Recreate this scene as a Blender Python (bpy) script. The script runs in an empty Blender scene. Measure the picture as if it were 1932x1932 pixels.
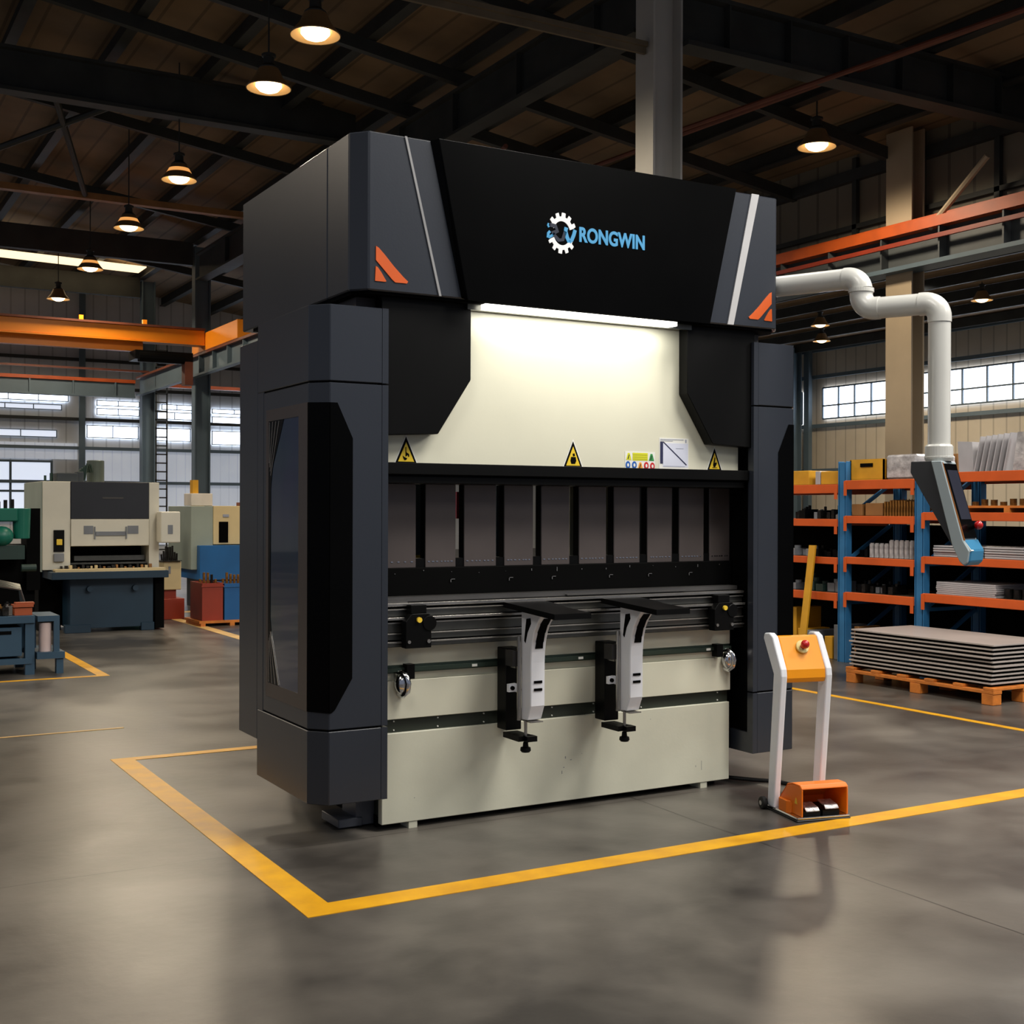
import bpy, bmesh, math, random
from mathutils import Vector, Matrix
R_ = random.Random(7)
S = bpy.context.scene
C = S.collection
PI = math.pi
# ------------------------------------------------------------------ materials
def lin(r, g, b):
    f = lambda c: (c/255/12.92) if c/255 <= .04045 else ((c/255+.055)/1.055)**2.4
    return (f(r), f(g), f(b), 1)
def M(name, col, rough=.5, metal=0., var=.12, scale=3., bump=0., coat=0., emit=None, es=0., detail=4., bscale=None, col2=None, rvar=.0, spec=.5):
    m = bpy.data.materials.new(name); m.use_nodes = True
    nt = m.node_tree; p = nt.nodes['Principled BSDF']
    c = lin(*col)
    p.inputs['Roughness'].default_value = rough
    p.inputs['Metallic'].default_value = metal
    p.inputs['Coat Weight'].default_value = coat
    p.inputs['Specular IOR Level'].default_value = spec
    if emit:
        p.inputs['Emission Color'].default_value = lin(*emit); p.inputs['Emission Strength'].default_value = es
    tc = nt.nodes.new('ShaderNodeTexCoord')
    n = nt.nodes.new('ShaderNodeTexNoise'); n.inputs['Scale'].default_value = scale; n.inputs['Detail'].default_value = detail
    nt.links.new(tc.outputs['Object'], n.inputs['Vector'])
    r = nt.nodes.new('ShaderNodeValToRGB')
    c2 = lin(*col2) if col2 else tuple(x*(1-var) for x in c[:3])+(1,)
    c1 = c if col2 else tuple(min(1, x*(1+var)) for x in c[:3])+(1,)
    r.color_ramp.elements[0].color = c2; r.color_ramp.elements[0].position = .3
    r.color_ramp.elements[1].color = c1; r.color_ramp.elements[1].position = .7
    nt.links.new(n.outputs['Fac'], r.inputs['Fac']); nt.links.new(r.outputs['Color'], p.inputs['Base Color'])
    if rvar:
        mr = nt.nodes.new('ShaderNodeMapRange'); mr.inputs['To Min'].default_value = rough-rvar; mr.inputs['To Max'].default_value = rough+rvar
        nt.links.new(n.outputs['Fac'], mr.inputs['Value']); nt.links.new(mr.outputs['Result'], p.inputs['Roughness'])
    if bump:
        n2 = nt.nodes.new('ShaderNodeTexNoise'); n2.inputs['Scale'].default_value = bscale or scale*8; n2.inputs['Detail'].default_value = 3
        nt.links.new(tc.outputs['Object'], n2.inputs['Vector'])
        b = nt.nodes.new('ShaderNodeBump'); b.inputs['Strength'].default_value = bump; b.inputs['Distance'].default_value = .01
        nt.links.new(n2.outputs['Fac'], b.inputs['Height']); nt.links.new(b.outputs['Normal'], p.inputs['Normal'])
    return m
def math_n(nt, op, a, b=None, c=None):
    n = nt.nodes.new('ShaderNodeMath'); n.operation = op
    for i, v in enumerate((a, b, c)):
        if v is None: continue
        if isinstance(v, (int, float)): n.inputs[i].default_value = v
        else: nt.links.new(v, n.inputs[i])
    return n.outputs[0]
def ribbed(name, col, axis, pitch, dark=.55, rough=.55, w=.12, var=.12):
    """panels with vertical seams every pitch metres along an object axis"""
    m = M(name, col, rough, var=var, scale=.6)
    nt = m.node_tree; p = nt.nodes['Principled BSDF']
    tc = nt.nodes.new('ShaderNodeTexCoord'); sx = nt.nodes.new('ShaderNodeSeparateXYZ')
    nt.links.new(tc.outputs['Object'], sx.inputs[0])
    pp = math_n(nt, 'PINGPONG', sx.outputs[axis], pitch/2)
    mask = math_n(nt, 'LESS_THAN', pp, pitch/2*w)
    bumpn = nt.nodes.new('ShaderNodeBump'); bumpn.inputs['Strength'].default_value = .6; bumpn.inputs['Distance'].default_value = .02
    nt.links.new(pp, bumpn.inputs['Height']); nt.links.new(bumpn.outputs['Normal'], p.inputs['Normal'])
    mix = nt.nodes.new('ShaderNodeMix'); mix.data_type = 'RGBA'; mix.blend_type = 'MULTIPLY'
    src = p.inputs['Base Color'].links[0].from_socket
    nt.links.new(mask, mix.inputs['Factor']); nt.links.new(src, mix.inputs['A']); mix.inputs['B'].default_value = (dark, dark, dark, 1)
    nt.links.new(mix.outputs['Result'], p.inputs['Base Color'])
    return m
slate = M('slate_paint', (43, 47, 55), .27, var=.06, scale=1.2, bump=.02, bscale=120)
slate2 = M('slate_paint_light', (78, 82, 92), .34, var=.06)
emb_m = M('emblem_orange', (206, 84, 4), .45, var=.1)
blackgloss = M('black_gloss', (5, 5, 5), .22, var=.2, spec=.06)
blackmat = M('black_paint', (6, 6, 6), .4, var=.3, spec=.14)
blackdeep = M('black_matte', (4, 4, 4), .7, var=.3, spec=.06)
cream = M('cream_enamel', (214, 212, 192), .38, var=.05, scale=1.5, bump=.02, bscale=60)
cream_worn = M('cream_enamel_worn', (208, 207, 188), .42, var=.07, scale=2.5, bump=.03, bscale=80)
cream_g = M('cream_green_strip', (150, 155, 122), .45, var=.1)
brownplate = M('dark_tool_steel', (92, 84, 82), .38, .35, var=.1, scale=4)
alu = M('brushed_aluminium', (176, 172, 166), .26, .9, var=.15, scale=6)
dkalu = M('dark_aluminium', (98, 98, 94), .3, .85, var=.15, scale=6)
chrome = M('chrome', (220, 220, 222), .12, 1., var=.05)
darkgreen = M('dark_green_steel', (52, 58, 50), .45, .3, var=.15)
orange = M('orange_paint', (226, 92, 14), .45, var=.08)
orange_gloss = M('pedal_orange', (250, 158, 10), .4, var=.05)
orange_hood = M('pedal_hood_orange', (236, 120, 16), .4, var=.08)
white = M('white_powder_coat', (238, 240, 246), .36, var=.04)
pipe_m = M('grey_white_enamel', (205, 205, 200), .28, var=.04, coat=.3)
gband = M('pale_grey_plastic', (160, 172, 176), .35, var=.05)
bluegrip = M('blue_grip', (58, 128, 170), .3, var=.08)
red = M('red_plastic', (190, 22, 20), .25, var=.05, coat=.4)
yel = M('yellow_plastic', (232, 196, 60), .4, var=.05)
signyel = M('sign_yellow', (224, 190, 40), .45, var=.05)
signwhite = M('sign_white', (226, 226, 220), .5, var=.03)
navy = M('navy_print', (36, 40, 74), .5, var=.1)
blueprint = M('blue_print', (30, 90, 170), .5, var=.1)
redprint = M('red_print', (190, 30, 34), .5, var=.1)
greenprint = M('green_print', (50, 140, 70), .5, var=.1)
yelprint = M('lime_print', (206, 206, 40), .5, var=.1)
greyprint = M('grey_print', (150, 155, 170), .5, var=.05)
screen_m = M('screen_glass', (48, 50, 62), .12, var=.1)
logowhite = M('logo_white_glow', (170, 170, 170), .4, emit=(255, 250, 245), es=.55, var=.03)  # logo print given some emission of its own
logoblue = M('logo_blue_glow', (40, 90, 125), .4, emit=(84, 178, 226), es=.55, var=.2, scale=9)
logonavy = M('logo_navy', (14, 20, 38), .4, emit=(34, 60, 90), es=.12, var=.2)
led = M('led_strip', (255, 255, 255), .4, emit=(255, 250, 236), es=6)
paneglass = M('cabinet_window_glass', (36, 40, 78), .06, var=.6, scale=1.6, coat=.6, col2=(14, 54, 62))  # blue and teal reflections are put into the glass colours
concrete = None
yline = M('yellow_floor_paint', (232, 172, 22), .42, var=.1, scale=7, bump=.05, rvar=.1, col2=(206, 146, 20))
yline_old = M('faded_floor_paint', (206, 168, 104), .5, var=.15, scale=5)
ceil_m = ribbed('roof_sheet', (124, 102, 76), 0, .5, .6, .8, .1, .35)
steel_dark = M('dark_roof_steel', (48, 50, 48), .6, .1, var=.25, scale=2)
steel_grey = M('grey_column_steel', (186, 184, 178), .5, .1, var=.1, scale=1)
steel_warm_lit = M('warm_lit_column_steel', (178, 160, 134), .5, .05, var=.1, scale=1)  # column steel with warm lamplight put into its colour
steel_blue = M('blue_grey_steel', (92, 108, 118), .5, .1, var=.12, scale=1)
rust = M('red_oxide_steel', (108, 56, 36), .55, var=.2)
tie_or = M('ochre_tie', (150, 104, 58), .55, var=.2)
tie_brown = M('brown_tie', (104, 92, 72), .6, var=.2)
crane_or = M('crane_orange', (240, 140, 14), .42, var=.06, scale=.6)
wallend = ribbed('end_wall_sheet', (206, 208, 208), 0, .42, .72)
wall_glow = ribbed('glowing_wall_sheet', (214, 220, 228), 0, .3, .8)
_p = wall_glow.node_tree.nodes['Principled BSDF']; _p.inputs['Emission Color'].default_value = lin(206, 214, 230); _p.inputs['Emission Strength'].default_value = .32  # emission added to brighten the lower end wall
wallside = ribbed('side_wall_sheet', (196, 184, 164), 1, .45, .7)
wallup = ribbed('upper_wall_sheet', (120, 112, 96), 1, .5, .6)
pane_e = M('window_daylight', (235, 242, 255), .4, emit=(226, 236, 255), es=5, var=.02)
pane_dim = M('window_frosted', (200, 210, 225), .4, emit=(206, 214, 230), es=1.0, var=.02)
sky_e = M('skylight_sheet', (255, 226, 180), .5, emit=(255, 226, 180), es=1.6, var=.1)
sky_e2 = M('aisle_skylight_sheet', (230, 220, 210), .5, emit=(230, 224, 220), es=.8, var=.3, scale=4)
lampmetal = M('bronze_lamp_shade', (150, 120, 84), .4, .3, var=.1)
lampin = M('lamp_diffuser', (255, 224, 170), .4, emit=(255, 226, 178), es=5, var=.02)
rackblue = M('rack_blue', (48, 110, 158), .4, var=.12, scale=5)
rackorange = M('rack_orange', (208, 88, 28), .45, var=.1, scale=4)
deck = M('rack_deck', (86, 70, 56), .6, var=.2)
wood = M('pallet_wood', (200, 116, 40), .65, var=.25, scale=9, bump=.2)
sheet_top = M('sheet_steel', (186, 176, 170), .4, .2, var=.06, scale=2)
card = M('brown_card', (142, 98, 50), .7, var=.15, scale=5)
ybox = M('yellow_card', (206, 150, 26), .6, var=.12, scale=5)
wrap_ = M('clear_film', (176, 172, 172), .2, var=.35, scale=14, bump=.6, bscale=30, coat=.5)
panelgrey = M('pale_panel', (196, 194, 196), .3, .3, var=.1, scale=4)
darkpart = M('dark_metal_parts', (44, 42, 40), .35, .7, var=.5, scale=20, bump=.5, bscale=40)
goldpart = M('brass_parts', (150, 104, 50), .35, .6, var=.5, scale=22, bump=.5, bscale=40)
greybin = M('grey_bin', (120, 124, 130), .4, var=.2)
m_cream2 = M('press_cream', (208, 204, 188), .45, var=.05)
m_sage = M('press_sage', (142, 152, 142), .45, var=.06)
m_navyblue = M('press_blue', (17, 46, 64), .45, var=.1)
m_panel2 = M('press_dark_panel', (36, 38, 44), .35, var=.1)
m_green = M('machine_green', (14, 100, 82), .4, var=.12)
m_dkgreen = M('machine_dark_green', (26, 50, 44), .5, var=.2)
m_bench = M('bench_blue', (46, 72, 92), .45, var=.1)
m_red = M('bin_red', (142, 44, 18), .5, var=.12)
m_blue = M('bin_blue', (18, 88, 146), .45, var=.1)
m_beige = M('cabinet_beige', (206, 186, 140), .45, var=.06)
m_duct = M('duct_greygreen', (84, 92, 84), .4, .3, var=.1)
rubber = M('rubber', (14, 14, 14), .6, var=.2)
# concrete floor
def make_concrete():
    m = bpy.data.materials.new('polished_concrete'); m.use_nodes = True
    nt = m.node_tree; p = nt.nodes['Principled BSDF']
    tc = nt.nodes.new('ShaderNodeTexCoord')
    def noise(s, d, dist=0):
        n = nt.nodes.new('ShaderNodeTexNoise'); n.inputs['Scale'].default_value = s; n.inputs['Detail'].default_value = d; n.inputs['Distortion'].default_value = dist
        nt.links.new(tc.outputs['Object'], n.inputs['Vector']); return n.outputs['Fac']
    a = noise(.55, 6, .6); b = noise(2.3, 8, .3)
    s = math_n(nt, 'ADD', math_n(nt, 'MULTIPLY', a, .65), math_n(nt, 'MULTIPLY', b, .35))
    r = nt.nodes.new('ShaderNodeValToRGB'); e = r.color_ramp.elements
    e[0].position = .4; e[0].color = lin(56, 53, 50); e[1].position = .62; e[1].color = lin(107, 102, 95)
    nt.links.new(s, r.inputs['Fac'])
    sx = nt.nodes.new('ShaderNodeSeparateXYZ'); nt.links.new(tc.outputs['Object'], sx.inputs[0])
    wob = math_n(nt, 'MULTIPLY', math_n(nt, 'SUBTRACT', noise(1.2, 3), .5), .05)
    jx = math_n(nt, 'LESS_THAN', math_n(nt, 'PINGPONG', math_n(nt, 'ADD', math_n(nt, 'SUBTRACT', sx.outputs[0], 3.78), wob), 3.1), .004)
    jy = math_n(nt, 'LESS_THAN', math_n(nt, 'PINGPONG', math_n(nt, 'ADD', math_n(nt, 'SUBTRACT', sx.outputs[1], 5.27), wob), 3.4), .0025)
    j = math_n(nt, 'MAXIMUM', jx, jy)
    mix = nt.nodes.new('ShaderNodeMix'); mix.data_type = 'RGBA'; nt.links.new(math_n(nt, 'MULTIPLY', j, .8), mix.inputs['Factor'])
    nt.links.new(r.outputs['Color'], mix.inputs['A']); mix.inputs['B'].default_value = lin(22, 20, 18)
    nt.links.new(mix.outputs['Result'], p.inputs['Base Color'])
    mr = nt.nodes.new('ShaderNodeMapRange'); mr.inputs['To Min'].default_value = .24; mr.inputs['To Max'].default_value = .42
    nt.links.new(b, mr.inputs['Value']); nt.links.new(mr.outputs['Result'], p.inputs['Roughness'])
    p.inputs['Specular IOR Level'].default_value = .42
    bp = nt.nodes.new('ShaderNodeBump'); bp.inputs['Strength'].default_value = .1; bp.inputs['Distance'].default_value = .01
    nt.links.new(noise(14, 6), bp.inputs['Height']); nt.links.new(bp.outputs['Normal'], p.inputs['Normal'])
    return m
concrete = make_concrete()
# ------------------------------------------------------------------ mesh helpers
def nb(): return bmesh.new()
def box(b, x0, x1, y0, y1, z0, z1):
    v = [b.verts.new((x, y, z)) for x in (x0, x1) for y in (y0, y1) for z in (z0, z1)]
    for f in ((0, 1, 3, 2), (4, 6, 7, 5), (0, 4, 5, 1), (2, 3, 7, 6), (0, 2, 6, 4), (1, 5, 7, 3)):
        b.faces.new([v[i] for i in f])
    return v
def ext(b, pts, vec):
    vec = Vector(vec); a = [b.verts.new(p) for p in pts]; c = [b.verts.new(Vector(p)+vec) for p in pts]
    n = len(pts); b.faces.new(a); b.faces.new(c[::-1])
    for i in range(n): b.faces.new((a[i], c[i], c[(i+1) % n], a[(i+1) % n]))
    return a+c
def plan(b, xy, z0, z1): return ext(b, [(x, y, z0) for x, y in xy], (0, 0, z1-z0))
def xz(b, pts, y0, y1): return ext(b, [(x, y0, z) for x, z in pts], (0, y1-y0, 0))
def yz(b, pts, x0, x1): return ext(b, [(x0, y, z) for y, z in pts], (x1-x0, 0, 0))
def ring(b, c, ax, r, n):
    ax = Vector(ax).normalized(); u = ax.orthogonal().normalized(); w = ax.cross(u)
    return [b.verts.new(Vector(c)+r*(math.cos(2*PI*i/n)*u+math.sin(2*PI*i/n)*w)) for i in range(n)]
def cyl(b, p0, p1, r, n=16, r2=None):
    ax = Vector(p1)-Vector(p0); A = ring(b, p0, ax, r, n); B = ring(b, p1, ax, r if r2 is None else r2, n)
    for i in range(n): b.faces.new((A[i], A[(i+1) % n], B[(i+1) % n], B[i]))
    b.faces.new(A[::-1]); b.faces.new(B)
def tube(b, pts, r, n=12):
    pts = [Vector(p) for p in pts]; rings = []; prev = None
    for i, p in enumerate(pts):
        d = (pts[min(i+1, len(pts)-1)]-pts[max(i-1, 0)]).normalized()
        if prev is None: u = d.orthogonal().normalized()
        else: u = (prev-d*prev.dot(d)).normalized()
        prev = u; w = d.cross(u)
        rings.append([b.verts.new(p+r*(math.cos(2*PI*k/n)*u+math.sin(2*PI*k/n)*w)) for k in range(n)])
    for A, B in zip(rings, rings[1:]):
        for i in range(n): b.faces.new((A[i], A[(i+1) % n], B[(i+1) % n], B[i]))
    b.faces.new(rings[0][::-1]); b.faces.new(rings[-1])
def lathe(b, prof, c, n=32, cap=False):
    rs = []
    for r, z in prof:
        rs.append([b.verts.new((c[0]+r*math.cos(2*PI*i/n), c[1]+r*math.sin(2*PI*i/n), c[2]+z)) for i in range(n)])
    for A, B in zip(rs, rs[1:]):
        for i in range(n): b.faces.new((A[i], A[(i+1) % n], B[(i+1) % n], B[i]))
    if cap: b.faces.new(rs[0][::-1]); b.faces.new(rs[-1])
def ball(b, c, r, seg=16, sz=1.):
    m = Matrix.Translation(c) @ Matrix.Diagonal((1, 1, sz, 1)); bmesh.ops.create_uvsphere(b, u_segments=seg, v_segments=seg//2, radius=r, matrix=m)
def arc(c, u, w, r, a0, a1, n):
    c, u, w = Vector(c), Vector(u), Vector(w)
    return [c+r*(math.cos(a0+(a1-a0)*i/n)*u+math.sin(a0+(a1-a0)*i/n)*w) for i in range(n+1)]
ORG = {}
def link(name, b, mat, bev=0, smooth=False, seg=1):
    bmesh.ops.recalc_face_normals(b, faces=b.faces)
    me = bpy.data.meshes.new(name); b.to_mesh(me); b.free()
    o = bpy.data.objects.new(name, me); C.objects.link(o)
    for mt in (mat if isinstance(mat, (list, tuple)) else [mat]): me.materials.append(mt)
    if smooth:
        for p in me.polygons: p.use_smooth = True
        e = o.modifiers.new('edges', 'EDGE_SPLIT'); e.split_angle = math.radians(38)
    if bev:
        m = o.modifiers.new('bevel', 'BEVEL'); m.width = bev; m.segments = seg; m.limit_method = 'ANGLE'; m.angle_limit = math.radians(30)
    return o
def part(name, b, mat, parent, bev=0, smooth=False, label=None, seg=1):
    org = ORG[parent.name]
    bmesh.ops.translate(b, vec=-org, verts=b.verts)
    o = link(name, b, mat, bev, smooth, seg); o.parent = parent; ORG[o.name] = org
    if label: o['label'] = label
    return o
def thing(name, label, cat, loc, group=None):
    o = bpy.data.objects.new(name, None); o.empty_display_size = .1; C.objects.link(o); o.location = loc
    o['label'] = label; o['category'] = cat
    if group: o['group'] = group
    ORG[o.name] = Vector(loc); return o
def top(name, b, mat, label, cat, group=None, bev=0, smooth=False, kind=None, seg=1):
    lo = Vector([min(v.co[i] for v in b.verts) for i in range(3)]); hi = Vector([max(v.co[i] for v in b.verts) for i in range(3)])
    loc = Vector(((lo.x+hi.x)/2, (lo.y+hi.y)/2, lo.z))
    bmesh.ops.translate(b, vec=-loc, verts=b.verts)
    o = link(name, b, mat, bev, smooth, seg); o.location = loc; ORG[o.name] = loc
    if label: o['label'] = label; o['category'] = cat
    if group: o['group'] = group
    if kind: o['kind'] = kind
    return o
def struct(name, b, mat, bev=0):
    o = link(name, b, mat, bev); o['kind'] = 'structure'; ORG[o.name] = Vector((0, 0, 0)); return o
def dup(root, loc, label=None, rot=None, scale=None):
    r = root.copy(); C.objects.link(r); r.location = loc
    if rot is not None: r.rotation_euler = rot
    if scale: r.scale = (scale,)*3
    if label: r['label'] = label
    for ch in list(root.children):
        c = ch.copy(); C.objects.link(c); c.parent = r
        for g in ch.children:
            d = g.copy(); C.objects.link(d); d.parent = c
    return r
# ------------------------------------------------------------------ setting
b = nb(); box(b, -14, 31, -7, 42.3, -.2, 0); struct('floor', b, concrete)
b = nb(); box(b, -14, 30.2, 42, 42.3, 0, 10.2); wb = struct('wall_back', b, wallend)
b = nb(); box(b, 30, 30.3, 2, 42, 0, 7.4); wr = struct('wall_right', b, wallside)
b = nb(); box(b, 16.2, 16.35, 5, 42, 5.75, 8.2); wu = struct('wall_upper', b, wallup)
# roof: two slopes of the main hall and the lower aisle roof
ridge, zr, eave, ze = 2., 9.7, 16.4, 7.75
b = nb()
ext(b, [(ridge, -7, zr), (eave, -7, ze), (eave, -7, ze+.12), (ridge, -7, zr+.12)], (0, 49, 0))
ext(b, [(ridge, -7, zr), (-14, -7, ze), (-14, -7, ze+.12), (ridge, -7, zr+.12)], (0, 49, 0))
ext(b, [(16.3, 2, 7.45), (30.3, 2, 7.1), (30.3, 2, 7.2), (16.3, 2, 7.55)], (0, 40, 0))
ceil = struct('ceiling', b, ceil_m)
def roofz(x): return zr-abs(x-ridge)*(zr-ze)/(eave-ridge)
k = 0
for i in range(19):
    x = -10.4+i*1.5
    if abs(x) > 20: continue
    b = nb(); z = roofz(x)-.02; box(b, x-.04, x+.04, -6, 41.9, z-.24, z); box(b, x-.09, x+.09, -6, 41.9, z-.27, z-.24)
    part('purlin', b, steel_dark, ceil)
for i in range(8):
    x = 17.5+i*1.7; z = 7.45-(x-16.3)*.025-.02
    b = nb(); box(b, x-.05, x+.05, 3, 41.9, z-.26, z); part('purlin', b, steel_dark, ceil)
for y in (7.5, 10, 14.9, 17.6, 19.5, 24.2, 29.6, 35.4):
    b = nb()
    for xa, xb in ((-13, ridge), (ridge, eave)):
        ext(b, [(xa, y-.06, roofz(xa)-.3), (xb, y-.06, roofz(xb)-.3), (xb, y-.06, roofz(xb)-.5), (xa, y-.06, roofz(xa)-.5)], (0, .12, 0))
    part('rafter', b, steel_dark, ceil)
b = nb(); ext(b, [(2.0, 37.0, 8.7), (8.9, 37.0, 8.56), (8.9, 38.0, 8.56), (2.0, 38.0, 8.7)], (0, 0, .03))
part('skylight', b, sky_e, ceil, label='bright strip of warm translucent roof sheet')
for (x0, x1, y0, y1) in ((18.5, 20.2, 12.6, 14.2), (21, 23, 13.4, 14.6), (23.6, 26, 16, 17)):
    b = nb(); z = 7.45-(x0-16.3)*.025-.34; box(b, x0, x1, y0, y1, z, z+.03); part('skylight', b, sky_e2, ceil, label='pale translucent roof sheet over the aisle')
# end-wall openings
wn = [0]
def end_window(x0, x1, z0, z1, mat, nx=2, nz=1, t=.025):
    wn[0] += 1
    b = nb(); box(b, x0, x1, 41.93, 41.97, z0, z1); w = struct('window_%d' % wn[0], b, mat)
    b = nb()
    for i in range(nx+1):
        x = x0+(x1-x0)*i/nx; box(b, x-t/2, x+t/2, 41.88, 41.93, z0-t/2, z1+t/2)
    for i in range(nz+1):
        z = z0+(z1-z0)*i/nz; box(b, x0, x1, 41.885, 41.93, z-t/2, z+t/2)
    part('window_frame', b, steel_blue, w)
end_window(4.0, 7.25, 3.78, 4.0, pane_dim, 3)
end_window(8.19, 9.82, 3.81, 4.2, pane_e, 2); end_window(10.42, 11.55, 3.77, 4.19, pane_e, 1); end_window(12.3, 14.6, 3.7, 4.15, pane_e, 2)
end_window(4.0, 7.6, 4.94, 5.13, pane_e, 4); end_window(8.5, 9.85, 4.86, 5.02, pane_e, 2); end_window(10.6, 11.6, 4.82, 4.98, pane_e, 2); end_window(12.3, 14.6, 4.76, 4.9, pane_e, 3)
end_window(4.0, 7.4, 4.66, 4.82, pane_dim, 4); end_window(8.5, 9.85, 4.56, 4.76, pane_e, 2); end_window(10.45, 11.6, 4.5, 4.72, pane_e, 2); end_window(12.3, 14.6, 4.4, 4.64, pane_e, 2)
end_window(3.4, 7.1, 1.1, 3.0, pane_dim, 3, 2, .07)
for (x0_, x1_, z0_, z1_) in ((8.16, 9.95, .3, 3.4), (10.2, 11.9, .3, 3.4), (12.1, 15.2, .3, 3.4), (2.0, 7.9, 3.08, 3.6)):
    b = nb(); box(b, x0_, x1_, 41.94, 42, z0_, z1_); part('glow_sheet', b, wall_glow, wb, label='pale wall sheet with added glow')
# girts on the end wall
for z in (4.38, 5.4, 6.3, 3.45, 2.35):
    b = nb(); box(b, 2 if z < 4 else -8, 15 if z < 4 else 15.6, 41.78, 41.88, z-.05, z+.05); part('girt', b, steel_dark if z > 4 else steel_blue, wb)
for x in (8.0, 10.1, 12.0, 15.0):
    b = nb(); box(b, x-.09, x+.09, 41.66, 41.78, 0, 8.9); part('wall_post', b, steel_blue, wb)
# far right wall windows
def side_window(y0, y1, z0, z1, ny):
    wn[0] += 1
    b = nb(); box(b, 29.93, 29.97, y0, y1, z0, z1); w = struct('window_%d' % wn[0], b, pane_e)
    b = nb(); t = .05
    for i in range(ny+1):
        y = y0+(y1-y0)*i/ny; box(b, 29.88, 29.93, y-t/2, y+t/2, z0, z1)
    for z in (z0, z0+(z1-z0)*.42, z1): box(b, 29.885, 29.93, y0, y1, z-t/2, z+t/2)
    part('window_frame', b, steel_blue, w)
side_window(20.0, 27.1, 4.66, 5.72, 8); side_window(28.2, 31.1, 4.58, 5.62, 4); side_window(32.1, 34.6, 4.46, 5.55, 3)
for z in (6.0, 4.35, 2.85, 6.9):
    b = nb(); box(b, 29.78, 29.88, 12, 41.8, z-.06, z+.06); part('girt', b, steel_blue, wr)
for y in (19.6, 27.7, 31.6, 36):
    b = nb(); box(b, 29.62, 29.78, y-.12, y+.12, 0, 7.0); part('wall_post', b, steel_blue, wr)
b = nb()
for y0, y1 in ((8, 41.8),):
    box(b, 16.1, 16.2, y0, y1, 6.45, 6.53); box(b, 16.08, 16.2, y0, y1, 7.3, 7.5)
part('girt', b, steel_dark, wu)
for i in range(11):
    y = 10+i*3
    b = nb(); box(b, 16.1, 16.18, y-.05, y+.05, 5.8, 7.7); part('wall_post', b, steel_dark, wu)
# ------------------------------------------------------------------ columns
def column(x, y, h, bx, by, mat, label, grp='steel columns of the hall'):
    b = nb(); t = .03
    box(b, x-bx/2, x-bx/2+t, y-by/2, y+by/2, 0, h); box(b, x+bx/2-t, x+bx/2, y-by/2, y+by/2, 0, h)
    box(b, x-bx/2+t, x+bx/2-t, y-.015, y+.015, 0, h)
    r = top('steel_column', b, mat, label, 'column', grp)
    b = nb(); box(b, x-bx/2-.1, x+bx/2+.1, y-by/2-.08, y+by/2+.08, 0, .03); part('base_plate', b, mat, r)
    return r
column(9.12, 12.3, roofz(9.1)-.05, .44, .36, steel_grey, 'grey steel H column rising behind the top cover of the press brake')
column(15.85, 14.6, 7.75, .3, .55, steel_warm_lit, 'warm-lit steel column carrying the orange runway at right')
column(9.3, 32.7, roofz(9.3)-.3, .42, .3, steel_blue, 'blue-grey steel column nearer the press brake, under the crane end')
column(9.3, 38.5, roofz(9.3)-.3, .4, .3, steel_blue, 'blue-grey steel column behind the left press, farther from the press brake')
column(29.35, 31.9, 7.0, .36, .36, steel_blue, 'slim blue-grey column against the far right wall windows')
# overhead beams
b = nb(); box(b, 9.35, 16.05, 12.15, 12.19, 7.2, 7.75); box(b, 9.35, 16.05, 12.02, 12.32, 7.14, 7.2); box(b, 9.35, 15.9, 12.02, 12.32, 7.75, 7.8)
for i in range(6): box(b, 10+i, 10.02+i, 12.03, 12.15, 7.2, 7.75)
top('roof_beam', b, steel_dark, 'deep dark steel beam running right from the grey column top', 'beam', 'roof beams')
b = nb(); box(b, -4, 8.88, 12.2, 12.32, 7.08, 7.14); box(b, -4, 8.88, 12.24, 12.28, 7.0, 7.08)
top('tie_beam', b, tie_brown, 'slim brown tie beam crossing to the left of the grey column', 'beam', 'tie beams')
b = nb(); box(b, 9.05, 9.09, 12.6, 32, 7.45, 8.05); box(b, 8.95, 9.25, 12.6, 32, 7.4, 7.45); box(b, 8.95, 9.25, 12.6, 32, 8.05, 8.1)
for i in range(9): box(b, 8.96, 9.05, 13.5+2*i, 13.52+2*i, 7.45, 8.05)
top('roof_beam', b, steel_dark, 'dark girder running back from the grey column above the machine', 'beam', 'roof beams')
b = nb(); box(b, -8, 8.94, 21.38, 21.42, 8.24, 8.85); box(b, -8, 8.94, 21.25, 21.55, 8.18, 8.24); box(b, -8, 8.94, 21.25, 21.55, 8.85, 8.9)
rb21 = top('roof_beam', b, steel_dark, 'dark deep roof beam crossing behind the third lamp at upper left', 'beam', 'roof beams')
b = nb(); box(b, -8, 8.9, 26.9, 27.1, 7.95, 8.08); top('tie_beam', b, tie_or, 'ochre tie beam crossing at the fourth lamp cable, upper left', 'beam', 'tie beams')
for y in (32.7, 38.5):
    b = nb(); box(b, -8, 9.05, y-.1, y+.1, 7.9, 8.5)
    top('roof_beam', b, steel_dark, 'dark roof beam above the %s blue-grey column' % ('nearer' if y < 35 else 'farther'), 'beam', 'roof beams')
def rod(name, p0, p1, r, mat, label, cat='brace', grp=None):
    b = nb(); cyl(b, p0, p1, r, 8); return top(name, b, mat, label, cat, grp)
rod('roof_brace', (11.05, 14.8, 7.0), (11.75, 8.2, 7.0), .035, rust, 'rust-red slanting brace crossing in front of the hanging lamp at right', grp='roof braces')
rod('roof_brace', (12.0, 22, 7.6), (12.4, 8.2, 7.3), .04, rust, 'rust-red brace high at the upper right corner', grp='roof braces')
rod('roof_brace', (9.3, 16.4, 7.0), (11.5, 24, 7.2), .035, rust, 'rust-red brace just right of the grey column, under the lamp brace', grp='roof braces')
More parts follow.
